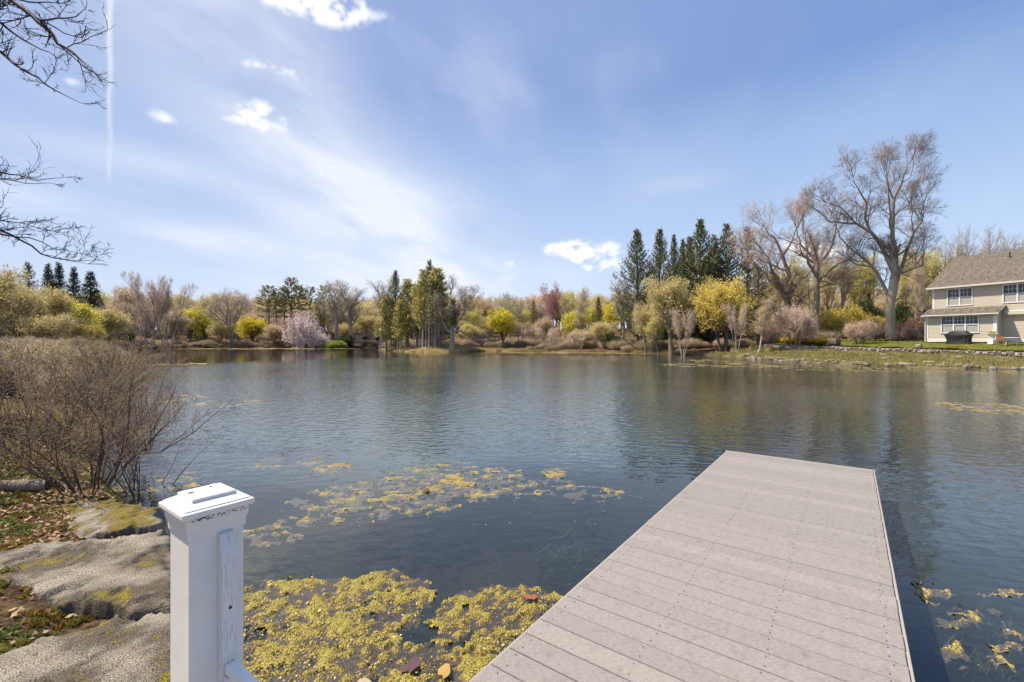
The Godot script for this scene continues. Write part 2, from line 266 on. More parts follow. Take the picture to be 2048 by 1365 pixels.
const OAK_WEST := [
	[[0.00, 0.00, 0.00, 0.653], [-0.07, 2.90, 0.00, 0.580], [-0.15, 6.53, 0.10, 0.544], [-0.36, 7.62, 0.20, 0.508]],
	[[-0.22, 6.89, 0.10, 0.399], [-1.38, 9.07, 0.60, 0.319], [-2.32, 10.52, 1.00, 0.261], [-3.19, 11.60, 1.20, 0.218], [-3.55, 13.05, 1.30, 0.160], [-4.50, 14.36, 1.40, 0.087]],
	[[-0.22, 7.25, 0.10, 0.435], [1.09, 9.07, -0.40, 0.363], [0.22, 11.97, -0.60, 0.305], [-0.36, 14.51, -0.80, 0.247], [-1.09, 16.68, -1.00, 0.174], [-2.32, 18.13, -1.20, 0.102], [-3.05, 19.22, -1.30, 0.051]],
	[[-0.36, 14.51, -0.80, 0.189], [0.80, 16.68, -0.40, 0.131], [1.23, 18.49, 0.00, 0.073]],
	[[1.09, 9.07, -0.40, 0.305], [2.54, 10.88, -1.00, 0.232], [3.84, 11.60, -1.40, 0.160], [4.93, 12.62, -1.60, 0.087]],
	[[0.22, 11.97, -0.60, 0.189], [-1.52, 13.20, -1.80, 0.145], [-3.05, 14.14, -2.40, 0.102], [-4.71, 15.09, -2.80, 0.058]],
	[[-2.32, 10.52, 1.00, 0.174], [-3.99, 10.15, 1.80, 0.116], [-5.00, 11.24, 2.40, 0.065]],
	[[-0.07, 4.35, 0.10, 0.290], [0.94, 7.25, 1.60, 0.218], [2.10, 8.70, 2.40, 0.145], [3.48, 9.07, 3.00, 0.073]]]
const OAK_EAST := [
	[[0.00, 0.00, 0.00, 0.511], [0.07, 3.27, 0.00, 0.477], [0.00, 7.36, 0.10, 0.443], [-0.07, 11.45, 0.20, 0.395], [0.00, 13.08, 0.20, 0.313]],
	[[0.00, 12.81, 0.20, 0.273], [1.16, 14.04, 0.60, 0.218], [1.84, 15.40, 0.90, 0.177], [2.11, 16.90, 1.00, 0.123], [2.38, 18.26, 1.10, 0.068]],
	[[0.00, 12.95, 0.20, 0.259], [-1.02, 14.85, -0.30, 0.204], [-2.25, 16.22, -0.60, 0.164], [-2.52, 17.92, -0.80, 0.109], [-2.79, 19.28, -0.90, 0.055]],
	[[-0.07, 10.76, 0.20, 0.273], [-1.23, 12.13, 0.80, 0.232], [-2.25, 12.95, 1.40, 0.191], [-2.79, 14.85, 1.80, 0.136], [-2.93, 16.56, 2.00, 0.082], [-3.61, 17.92, 2.20, 0.048]],
	[[0.20, 9.74, 0.20, 0.218], [1.50, 10.90, -1.00, 0.164], [2.66, 11.17, -1.60, 0.150], [3.88, 10.63, -2.00, 0.109], [5.38, 11.11, -2.40, 0.055]],
	[[-2.25, 16.22, -0.60, 0.123], [-3.61, 16.90, -1.40, 0.082], [-4.43, 17.44, -1.80, 0.048]],
	[[0.07, 10.08, 0.20, 0.232], [2.38, 12.81, 1.60, 0.164], [3.88, 13.49, 2.20, 0.109], [4.56, 14.31, 2.40, 0.055]],
	[[0.00, 5.31, 0.10, 0.245], [-1.23, 7.36, -1.40, 0.191], [-2.38, 8.18, -2.00, 0.136], [-3.61, 7.90, -2.40, 0.068]]]
const CROOKED := [
	[[0.00, 0.00, 0.00, 0.527], [0.09, 2.29, 0.00, 0.457], [0.00, 4.48, 0.10, 0.422], [0.26, 6.24, 0.20, 0.352]],
	[[0.18, 5.80, 0.20, 0.316], [0.35, 8.44, 0.40, 0.246], [0.00, 10.64, 0.50, 0.193], [-0.18, 12.84, 0.60, 0.088]],
	[[0.18, 4.92, 0.10, 0.281], [1.58, 6.68, 0.30, 0.229], [2.64, 8.44, 0.60, 0.176], [3.16, 10.20, 0.80, 0.114], [3.69, 11.43, 0.90, 0.062]],
	[[0.09, 4.22, 0.10, 0.264], [1.85, 4.22, -0.60, 0.211], [3.16, 3.16, -1.00, 0.149], [4.04, 2.46, -1.20, 0.070]],
	[[-0.09, 3.60, 0.10, 0.264], [-1.23, 4.92, 0.80, 0.211], [-1.76, 6.68, 1.20, 0.141], [-2.11, 8.44, 1.40, 0.070]],
	[[0.35, 7.56, 0.40, 0.176], [1.58, 9.32, 0.40, 0.132], [1.85, 11.52, 0.40, 0.070]],
	[[0.09, 2.73, 0.10, 0.229], [-1.23, 3.34, -1.00, 0.176], [-2.11, 2.81, -1.60, 0.088]]]
const SHORE := [[33.5, 29.8], [30.2, 31.4], [27.6, 34.6], [25.9, 37.6], [26.1, 44.3], [26.3, 52.4], [25.5, 61.7], [21, 69], [14.9, 77], [6.7, 80], [-2.3, 86], [-5.5, 84], [-8.1, 78.6], [-13.5, 75], [-20, 82], [-26, 92], [-29, 98.8], [-31, 105], [-27, 113], [-32, 120], [-43.9, 123], [-57, 123], [-71, 123], [-81.8, 119], [-82, 108], [-71, 86], [-62.8, 72], [-50, 58], [-36, 42], [-22, 26], [-12, 13.5], [-7.2, 7.9], [-5.3, 6], [-4.4, 5.25], [-3.4, 4.5], [-2.9, 3.8], [-2.3, 3.2], [-1.95, 2.6], [-1.55, 1.9], [-1.2, 0.8], [-0.6, -0.8], [1, -2.5], [8, -6], [24, -6], [40, 2], [46, 14], [41, 24]]
const WALL := [[60, 1.1, 12], [52, 1.1, 24], [46, 1.1, 29.5], [39.3, 1.1, 34.5], [37.7, 1.17, 37], [36.3, 1.24, 40], [35.1, 1.3, 44], [33.9, 1.38, 47], [33.3, 1.45, 49], [30.6, 1.5, 52], [30, 1.6, 54]]
const BOUGHS := [   # x, y, z, radius along each bough
	[[-14.87, 9.25, -9.00, 0.1600], [-11.61, 9.55, -9.00, 0.0850], [-10.13, 8.87, -9.00, 0.0500], [-9.32, 8.21, -8.80, 0.0400], [-8.88, 7.86, -8.70, 0.0340], [-8.61, 7.54, -8.60, 0.0280], [-8.16, 7.25, -8.50, 0.0180], [-7.79, 6.95, -8.40, 0.0070]],
	[[-8.88, 7.86, -8.70, 0.0200], [-8.92, 7.95, -8.60, 0.0180], [-8.15, 7.78, -8.30, 0.0130], [-7.65, 7.78, -8.10, 0.0060]],
	[[-15.37, 9.08, -9.30, 0.1200], [-11.82, 8.90, -9.40, 0.0500], [-10.69, 8.56, -9.50, 0.0260], [-10.22, 8.17, -9.50, 0.0190], [-9.70, 7.94, -9.40, 0.0130], [-9.29, 7.69, -9.30, 0.0060]],
	[[-15.87, 8.68, -9.60, 0.1300], [-12.05, 8.30, -9.50, 0.0550], [-10.58, 7.89, -9.40, 0.0320], [-10.16, 7.57, -9.30, 0.0260], [-9.62, 7.22, -9.20, 0.0190], [-9.19, 6.95, -9.10, 0.0120], [-8.55, 6.62, -9.00, 0.0050]],
	[[-14.87, 5.69, -9.00, 0.1000], [-11.87, 5.27, -9.20, 0.0400], [-10.47, 5.35, -9.30, 0.0170], [-10.06, 5.28, -9.30, 0.0120], [-9.59, 5.15, -9.20, 0.0080], [-9.02, 5.17, -9.10, 0.0040]],
	[[-15.54, 5.55, -9.40, 0.0800], [-12.13, 5.22, -9.40, 0.0300], [-10.69, 5.29, -9.50, 0.0130], [-10.17, 5.19, -9.50, 0.0070], [-9.60, 5.17, -9.40, 0.0040]],
	[[-14.87, 4.70, -9.00, 0.1200], [-11.61, 4.50, -9.00, 0.0500], [-10.13, 4.08, -9.00, 0.0220], [-9.73, 3.91, -9.00, 0.0180], [-9.34, 3.63, -9.00, 0.0140], [-8.84, 3.50, -9.00, 0.0090], [-8.29, 3.50, -9.00, 0.0040]],
	[[-15.70, 4.65, -9.50, 0.0900], [-12.26, 4.44, -9.50, 0.0400], [-10.58, 4.10, -9.40, 0.0160], [-9.85, 4.00, -9.30, 0.0110], [-9.24, 3.77, -9.20, 0.0070], [-8.64, 3.65, -9.10, 0.0040]],
	[[-11.22, 4.41, -8.70, 0.0300], [-9.79, 4.22, -8.70, 0.0100], [-9.36, 4.15, -8.70, 0.0070], [-8.83, 4.01, -8.70, 0.0040]]]
const WEEDS := [   # label, ellipses, cover, tone, thickness, seed, cell
	["thick yellow-green algae mat filling the foreground between post and dock", [[-1.42, 3.31, 0.69, 0.36], [-1.02, 3.32, 0.44, 0.44], [-1.15, 2.70, 0.56, 0.40], [-0.48, 2.46, 0.89, 0.39], [-0.05, 3.10, 0.51, 0.44], [-1.30, 2.39, 0.69, 0.48]], 0.46, 0, 0.015, 200, 0.016],
	["brownish thin algae raft, widest of the drifting patches", [[-1.49, 5.56, 1.12, 0.66], [-0.86, 6.32, 1.04, 0.79]], 0.12, 1, 0.006, 201, 0.025],
	["pale thin algae patch nearest the open water at left", [[-3.72, 7.23, 0.77, 0.52]], 0.05, 1, 0.004, 202, 0.03],
	["bright yellow algae blob left of the drifting raft", [[-2.69, 6.82, 0.30, 0.34]], 0.2, 1, 0.012, 203, 0.03],
	["bright yellow round algae blob in the middle of the drifting patches", [[-0.75, 6.14, 0.25, 0.33]], 0.4, 1, 0.014, 204, 0.025],
	["brown algae patch right of the bright round blob", [[-0.24, 6.03, 0.55, 0.66]], 0.08, 1, 0.006, 205, 0.03],
	["bright yellow algae patch toward the dock's far end", [[0.62, 6.56, 0.21, 0.31]], 0.3, 1, 0.012, 206, 0.03],
	["thin brown algae tail reaching toward the dock", [[0.47, 5.99, 0.42, 0.42], [0.96, 5.68, 0.48, 0.34]], 0.02, 1, 0.004, 207, 0.03],
	["string of yellow algae right of the post cap", [[-2.39, 4.48, 0.35, 0.27], [-2.14, 4.82, 0.37, 0.19]], 0.05, 1, 0.008, 208, 0.025],
	["scattered yellow algae floating right of the dock", [[3.21, 3.32, 0.23, 0.31], [2.68, 2.79, 0.11, 0.18], [3.71, 3.43, 0.22, 0.06], [3.02, 2.89, 0.31, 0.25]], 0.0, 1, 0.012, 209, 0.02],
	["pale algae film at the water's edge by the left shrub", [[-4.71, 5.98, 0.62, 0.71], [-4.19, 5.88, 0.33, 0.29]], 0.1, 1, 0.006, 210, 0.03],
	["pale yellow algae patch in mid water left", [[-8.73, 14.02, 1.02, 1.17], [-11.11, 15.00, 0.95, 1.34]], 0.05, 1, 0.005, 211, 0.06],
	["yellow algae with foam at the right edge of the pond", [[13.70, 12.91, 1.47, 1.32]], 0.25, 1, 0.01, 212, 0.06],
	["yellow algae streak off the right bank, nearer one", [[16.04, 35.96, 5.00, 3.84]], 0.1, 1, 0.01, 213, 0.12],
	["yellow algae streak off the right bank, farther one", [[19.19, 43.01, 2.17, 4.27]], 0.15, 1, 0.01, 214, 0.12],
	["yellow-green algae fringe along the stones of the right bank", [[28.44, 32.51, 10.68, 6.80]], 0.0, 1, 0.01, 215, 0.1],
	["pale algae streak on the glassy water at far left", [[-27.36, 36.94, 2.33, 2.71]], 0.3, 1, 0.005, 216, 0.12],
	["long yellow algae line off the middle of the far shore", [[13.11, 74.11, 13.58, 7.25]], 0.3, 1, 0.01, 217, 0.2],
	["pale algae line along the far left shore", [[-60.70, 112.96, 23.55, 10.12]], 0.35, 1, 0.01, 218, 0.3]]
var used := {}
var M := {}
var proto := {}
var gg := RandomNumberGenerator.new()
var nz := FastNoiseLite.new()
var shore := PackedVector2Array()
var wall := PackedVector3Array()   # x, top height, z of the retaining wall

func numbered(called: String) -> String:
	var k: int = used.get(called, 0)
	used[called] = k + 1
	return called if k == 0 else "%s_%03d" % [called, k]

func tag(o: Node3D, label := "", category := "", group := "", kind := "") -> Node3D:
	if label:
		o.set_meta("label", label)
	if category:
		o.set_meta("category", category)
	if group:
		o.set_meta("group", group)
	if kind:
		o.set_meta("kind", kind)
	return o

func put(called: String, m: Mesh, parent: Node3D = null, at := Vector3.ZERO) -> MeshInstance3D:
	var o := MeshInstance3D.new()
	o.mesh = m
	o.position = at
	if parent == null:
		o.name = numbered(called)
		add_child(o)
	else:
		var k := 0
		var nm := called
		while parent.has_node(nm):
			k += 1
			nm = "%s_%03d" % [called, k]
		o.name = nm
		parent.add_child(o)
	return o

func base(called: String, at := Vector3.ZERO, turn := 0.0) -> Node3D:
	var o := Node3D.new()
	o.name = numbered(called)
	add_child(o)
	o.position = at
	o.rotation.y = turn
	return o

func scatter(called: String, m: Mesh, where: Array, colors: Array, parent: Node3D = null) -> MultiMeshInstance3D:
	var mm := MultiMesh.new()
	mm.transform_format = MultiMesh.TRANSFORM_3D
	mm.use_colors = colors.size() > 0
	mm.mesh = m
	mm.instance_count = where.size()
	for i in where.size():
		mm.set_instance_transform(i, where[i])
		if colors.size():
			mm.set_instance_color(i, colors[i])
	var o := MultiMeshInstance3D.new()
	o.multimesh = mm
	if parent == null:
		o.name = numbered(called)
		add_child(o)
	else:
		o.name = called
		parent.add_child(o, true)
	o.set_meta("kind", "stuff")
	return o

func lin(r: float, g: float, b: float) -> Color:
	return Color(r, g, b).linear_to_srgb()

func mat(called: String, col: Color, rough := 0.8, vertex := false, back := 0.0) -> StandardMaterial3D:
	var m := StandardMaterial3D.new()
	m.resource_name = called
	m.albedo_color = col.linear_to_srgb()
	m.roughness = rough
	m.vertex_color_use_as_albedo = vertex
	m.metallic_specular = 0.35
	if back > 0.0:
		m.backlight_enabled = true
		m.backlight = Color(back, back, back).linear_to_srgb()
	M[called] = m
	return m

func noise_tex(size: int, freq: float, kind := FastNoiseLite.TYPE_SIMPLEX_SMOOTH, oct := 4, seed_ := 1, ramp: Array = [], normal := 0.0) -> NoiseTexture2D:
	var f := FastNoiseLite.new()
	f.noise_type = kind
	f.frequency = freq
	f.fractal_octaves = oct
	f.seed = seed_
	if kind == FastNoiseLite.TYPE_CELLULAR:
		f.cellular_return_type = FastNoiseLite.RETURN_CELL_VALUE
	var t := NoiseTexture2D.new()
	t.width = size
	t.height = size
	t.seamless = true
	t.noise = f
	if normal > 0.0:
		t.as_normal_map = true
		t.bump_strength = normal
	if ramp.size():
		var gr := Gradient.new()
		gr.offsets = PackedFloat32Array(ramp[0])
		var cs := PackedColorArray()
		for k in ramp[1]:
			cs.append(Color(k, k, k) if k is float else k)
		gr.colors = cs
		t.color_ramp = gr
	return t

func tri(m: StandardMaterial3D, scale_: Vector3, albedo: Texture2D, normal: Texture2D = null, ns := 1.0, world := true) -> StandardMaterial3D:
	m.uv1_triplanar = true
	m.uv1_world_triplanar = world
	m.uv1_scale = scale_
	m.albedo_texture = albedo
	if normal:
		m.normal_enabled = true
		m.normal_texture = normal
		m.normal_scale = ns
	return m

func rv(g: RandomNumberGenerator) -> Vector3:
	return Vector3(g.randf_range(-1, 1), g.randf_range(-1, 1), g.randf_range(-1, 1))

func perp(d: Vector3, g: RandomNumberGenerator) -> Vector3:
	var s := d.cross(rv(g))
	return s.normalized() if s.length() > 0.01 else d.cross(Vector3.RIGHT).normalized()

func vary(c: Color, g: RandomNumberGenerator, a := 0.25) -> Color:
	var k := 1.0 + g.randf_range(-a, a)
	return Color(c.r * k, c.g * k * (1.0 + g.randf_range(-a, a) * 0.3), c.b * k)

# ---------------------------------------------------------------- ground
func seg_dist(p: Vector2, a: Vector2, b: Vector2) -> float:
	var ab := b - a
	var t := clampf((p - a).dot(ab) / ab.length_squared(), 0, 1)
	return p.distance_to(a + ab * t)

func shore_dist(p: Vector2) -> float:
	# above 0 on land, below 0 in the pond
	var best := 1e9
	var inside := false
	var m := shore.size()
	var j := m - 1
	for i in m:
		var a := shore[j]
		var b := shore[i]
		var ab := b - a
		var t := clampf((p - a).dot(ab) / ab.length_squared(), 0, 1)
		best = minf(best, p.distance_squared_to(a + ab * t))
		if (a.y > p.y) != (b.y > p.y) and p.x < (b.x - a.x) * (p.y - a.y) / (b.y - a.y) + a.x:
			inside = not inside
		j = i
	best = sqrt(best)
	return -best if inside else best

func wall_at(p: Vector2) -> Vector3:
	# signed distance to the retaining wall (above 0 on the lawn side), its top height, how far past its ends
	var best := 1e9
	var out := Vector3.ZERO
	for i in wall.size() - 1:
		var a := Vector2(wall[i].x, wall[i].z)
		var b := Vector2(wall[i + 1].x, wall[i + 1].z)
		var ab := b - a
		var t0 := (p - a).dot(ab) / ab.length_squared()
		var t := clampf(t0, 0, 1)
		var d := p.distance_to(a + ab * t)
		if d < best:
			best = d
			var side := ab.cross(p - a)
			var past := 0.0
			if i == wall.size() - 2 and t0 > 1.0:
				past = (t0 - 1.0) * ab.length()
			out = Vector3(d * signf(side), lerpf(wall[i].y, wall[i + 1].y, t), past)
	return out

func smooth(a: float, b: float, x: float) -> float:
	return smoothstep(a, b, x)

func height(p: Vector2) -> float:
	return height_d(p, shore_dist(p))

func height_d(p: Vector2, d: float) -> float:
	var lump := nz.get_noise_2d(p.x * 6.0, p.y * 6.0) * 0.06 + nz.get_noise_2d(p.x * 25.0, p.y * 25.0) * 0.02
	if d < 0.0:
		var near := 1.0 - smooth(4.0, 12.0, p.length())
		var dep := lerpf(minf(1.8, -d * 0.35), minf(0.55, -d * 0.30 + 0.02), near)
		return -dep + lump * minf(1.0, -d)
	var left := smooth(4.0, -10.0, p.x)
	var h := 0.30 * smooth(0.0, 0.9, d) + 0.02 * d + left * minf(0.9, 0.10 * maxf(d - 0.6, 0.0)) * smooth(40.0, 15.0, -p.y)
	h = minf(h, 1.6 + 0.004 * d) + 4.5 * smooth(22.0, 95.0, d) * smooth(-50.0, -90.0, p.y)
	if p.x < -0.5 and p.length() < 7.0:
		h = maxf(h, 0.21 * smooth(0.0, 0.3, d))
	# peninsula is a mound of its own
	var mound := (p - Vector2(-13.0, -84.0)) / Vector2(12.0, 8.0)
	h += 0.75 * smooth(1.0, 0.1, mound.length()) * smooth(0.0, 4.0, d)
	if p.x > 8.0:
		var w := wall_at(p)
		var hr: float
		if w.x < 0.0:
			hr = 0.08 * smooth(0, 0.4, d) + (w.y - 0.62) * clampf(d / (d - w.x), 0, 1)
		else:
			hr = lerpf(w.y - 0.05, maxf(1.80, w.y), smooth(0.2, 9.0, w.x)) + 0.012 * maxf(w.x - 14.0, 0.0)
		var k := smooth(8.0, 20.0, p.x) * smooth(14.0, 0.0, w.z) * smooth(-12.0, -26.0, p.y)
		h = lerpf(h + 0.3 * smooth(1, 8, d) * smooth(8, 20, p.x), hr, k)
		lump *= 1.0 - 0.7 * k
	return h + lump * smooth(0.0, 1.5, d)

func ground_color(p: Vector2, d: float, h: float) -> Color:
	var a := nz.get_noise_2d(p.x * 9.0, p.y * 9.0)
	var b := nz.get_noise_2d(p.x * 40.0 + 90.0, p.y * 40.0)
	var litter := Color(0.20, 0.125, 0.072).lerp(Color(0.11, 0.07, 0.042), smooth(-0.3, 0.4, a))
	if d < 0.0:
		var shallow := smooth(-1.4, -0.1, d)
		return Color(0.034, 0.036, 0.020).lerp(Color(0.15, 0.115, 0.06), shallow * (0.6 + 0.4 * b))
	var c := litter
	var dry := Color(0.36, 0.285, 0.14).lerp(Color(0.22, 0.22, 0.075), smooth(-0.3, 0.35, a + b * 0.6))
	if p.length() < 14.0 and p.x < 4.0:
		c = Color(0.15, 0.10, 0.062).lerp(Color(0.13, 0.125, 0.03), smooth(0.0, 0.35, b + a * 0.5) * smooth(3.5, 1.0, d))
		c = c.lerp(Color(0.055, 0.04, 0.028), smooth(0.1, 0.5, -b) * 0.7)
	elif p.x > 8.0 and p.y < -20.0:
		var w := wall_at(p)
		var k := smooth(6.0, 0.0, w.z)
		if w.x > 0.0:
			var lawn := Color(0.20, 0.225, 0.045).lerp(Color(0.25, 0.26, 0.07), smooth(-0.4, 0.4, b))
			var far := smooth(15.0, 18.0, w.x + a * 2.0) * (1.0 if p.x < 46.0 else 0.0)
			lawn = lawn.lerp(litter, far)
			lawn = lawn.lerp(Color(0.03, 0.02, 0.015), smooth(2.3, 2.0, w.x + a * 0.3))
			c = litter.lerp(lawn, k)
		else:
			c = dry.lerp(litter, 1.0 - k)
			c = c.lerp(Color(0.30, 0.25, 0.16), smooth(2.2, 0.4, d) * 0.7)
	else:
		var mound := (p - Vector2(-14.0, -83.0)) / Vector2(17.0, 10.0)
		c = c.lerp(Color(0.48, 0.36, 0.17), smooth(1.1, 0.6, mound.length()))
		c = c.lerp(dry, smooth(3.0, 0.5, d) * 0.6)
	return c * (1.0 + 0.25 * b)

func sheet_rings() -> PackedFloat32Array:
	var r := PackedFloat32Array()
	var x := 0.25
	while x < 1500.0:
		r.append(x)
		x += maxf(0.05, x * (0.034 if x < 140.0 else 0.18))
	return r

func sheet_angles() -> PackedFloat32Array:
	var a := PackedFloat32Array()
	var x := -PI
	while x < PI - 0.001:
		a.append(x)
		x += 0.0058 if absf(x) < 0.98 else 0.05
	return a

func build_ground() -> void:
	var rr := sheet_rings()
	var aa := sheet_angles()
	var b := MB.new()
	var na := aa.size()
	b.v.append(Vector3(0, height(Vector2.ZERO), 0))
	b.c.append(Color(0.06, 0.05, 0.03))
	for r in rr:
		for a in aa:
			var p := Vector2(sin(a) * r, -cos(a) * r)
			if r > 250.0:
				b.v.append(Vector3(p.x, 7.0, p.y))
				b.c.append(Color(0.12, 0.09, 0.05))
				continue
			var d := shore_dist(p)
			var h := height_d(p, d)
			b.v.append(Vector3(p.x, h, p.y))
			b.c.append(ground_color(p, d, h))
	for k in na:
		b.ix.append_array([0, 1 + k, 1 + (k + 1) % na])
	for i in rr.size() - 1:
		for k in na:
			var p := 1 + i * na + k
			var q := 1 + i * na + (k + 1) % na
			b.ix.append_array([p, p + na, q, q, p + na, q + na])
	b.n.resize(b.v.size())
	for i in range(0, b.ix.size(), 3):
		var f := (b.v[b.ix[i + 2]] - b.v[b.ix[i]]).cross(b.v[b.ix[i + 1]] - b.v[b.ix[i]])
		for k in 3:
			b.n[b.ix[i + k]] += f
	for i in b.n.size():
		b.n[i] = b.n[i].normalized()
	var m := mat("ground", Color.WHITE, 0.95, true)
	m.metallic_specular = 0.1
	tri(m, Vector3(0.9, 0.9, 0.9), noise_tex(512, 0.03, FastNoiseLite.TYPE_SIMPLEX_SMOOTH, 5, 4, [[0.15, 0.5, 0.85], [0.45, 0.8, 1.0]]), noise_tex(512, 0.05, FastNoiseLite.TYPE_SIMPLEX_SMOOTH, 4, 9, [], 14.0), 0.8)
	tag(put("ground", b.mesh(m)), "uneven ground round the pond, leaf litter, dry grass and lawn", "ground", "", "structure")

# ---------------------------------------------------------------- water
func ripple(p: Vector2) -> float:
	# 0 glassy .. 1 wind-rippled
	var z := -p.y
	var k := p.x / maxf(z, 0.1)
	var w := nz.get_noise_2d(p.x * 3.0, p.y * 9.0 + 300.0)
	var zc: float
	if k < -0.3:
		zc = lerpf(34.0, 50.0, clampf((k + 0.76) / 0.46, 0, 1))
	elif k < 0.2:
		zc = lerpf(50.0, 62.0, (k + 0.3) / 0.5)
	else:
		zc = lerpf(60.0, 27.0, clampf((k - 0.2) / 0.9, 0, 1))
	var far := 1.0 - 0.93 * smooth(zc - 2.0, zc + 3.0, z + w * 6.0)
	# sheltered behind the weed and the dock
	var lee := smooth(7.4, 5.3, z + w * 1.5 - 0.25 * p.x * smooth(-1, 3, p.x)) * smooth(4.2, 2.6, p.x)
	var lr := smooth(4.6, 3.2, z + w) * smooth(1.2, 2.0, p.x)
	var near := 1.0 - 0.93 * lee - 0.55 * lr * (1.0 - lee)
	var left := 1.0 - 0.6 * smooth(9.0, 5.0, z) * smooth(-1.5, -3.5, p.x)
	var gust := (0.85 - 0.4 * smooth(0.22, 0.55, k)) + 0.3 * nz.get_noise_2d(p.x * 1.2 + 40.0, p.y * 2.4) 
	return clampf(far * near * left * gust, 0.03, 1.0)

func build_water() -> void:
	var levels := 25
	var tex := noise_tex(2048, 0.036, FastNoiseLite.TYPE_SIMPLEX_SMOOTH, 4, 21, [], 12.0)
	var rr := PackedFloat32Array()
	var x := 0.2
	while x < 165.0:
		rr.append(x)
		x += maxf(0.09, x * 0.028)
	var na := 560
	var idx := []
	for k in levels:
		idx.append(PackedInt32Array())
	var v := PackedVector3Array()
	var n := PackedVector3Array()
	var dd := PackedFloat32Array()
	for r in rr:
		for k in na:
			var a := TAU * k / na
			v.append(Vector3(sin(a) * r, 0, -cos(a) * r))
			n.append(Vector3.UP)
	for i in range(0, v.size()):
		dd.append(0.0)
	for i in rr.size() - 1:
		for k in na:
			var p := i * na + k
			var q := i * na + (k + 1) % na
			var mid := (v[p] + v[q + na]) * 0.5
			var c := Vector2(mid.x, mid.z)
			if c.x > 60.0 or c.x < -95.0 or c.y > 12.0 or c.y < -135.0:
				continue
			var f := ripple(c)
			var lv := clampi(int(f * (levels - 1) + gg.randf()), 0, levels - 1)
			idx[lv].append_array([p, p + na, q, q, p + na, q + na])
	var am := ArrayMesh.new()
	for lv in levels:
		if idx[lv].size() == 0:
			continue
		# keep only the vertices that this level uses
		var map := {}
		var vv := PackedVector3Array()
		var nn := PackedVector3Array()
		var ii := PackedInt32Array()
		for j in idx[lv]:
			if not map.has(j):
				map[j] = vv.size()
				vv.append(v[j])
				nn.append(Vector3.UP)
			ii.append(map[j])
		var a := []
		a.resize(Mesh.ARRAY_MAX)
		a[Mesh.ARRAY_VERTEX] = vv
		a[Mesh.ARRAY_NORMAL] = nn
		a[Mesh.ARRAY_INDEX] = ii
		am.add_surface_from_arrays(Mesh.PRIMITIVE_TRIANGLES, a)
		var m := StandardMaterial3D.new()
		m.resource_name = "water"
		m.transparency = BaseMaterial3D.TRANSPARENCY_ALPHA
		var open := lv / (levels - 1.0)   # the rippled water is the deep, cloudy water
		var tint := Color(0.030, 0.036, 0.032).lerp(Color(0.056, 0.09, 0.102), open).linear_to_srgb()
		m.albedo_color = Color(tint, lerpf(0.34, 0.75, open))
		m.roughness = 0.02
		m.metallic_specular = 0.6
		m.uv1_triplanar = true
		m.uv1_world_triplanar = true
		m.uv1_scale = Vector3(0.030, 0.05, 0.062)
		m.normal_enabled = true
		m.normal_texture = tex
		m.normal_scale = 0.012 + WAVE * lv / (levels - 1.0)
		am.surface_set_material(am.get_surface_count() - 1, m)
	tag(put("water", am), "pond water, rippled blue in the middle and glassy near shore", "water", "", "structure")

# ---------------------------------------------------------------- sky
func blob(az: float, el: float, a0: float, e0: float, wa: float, we: float) -> float:
	var x := (az - a0) / wa
	var y := (el - e0) / we
	return exp(-x * x - y * y)

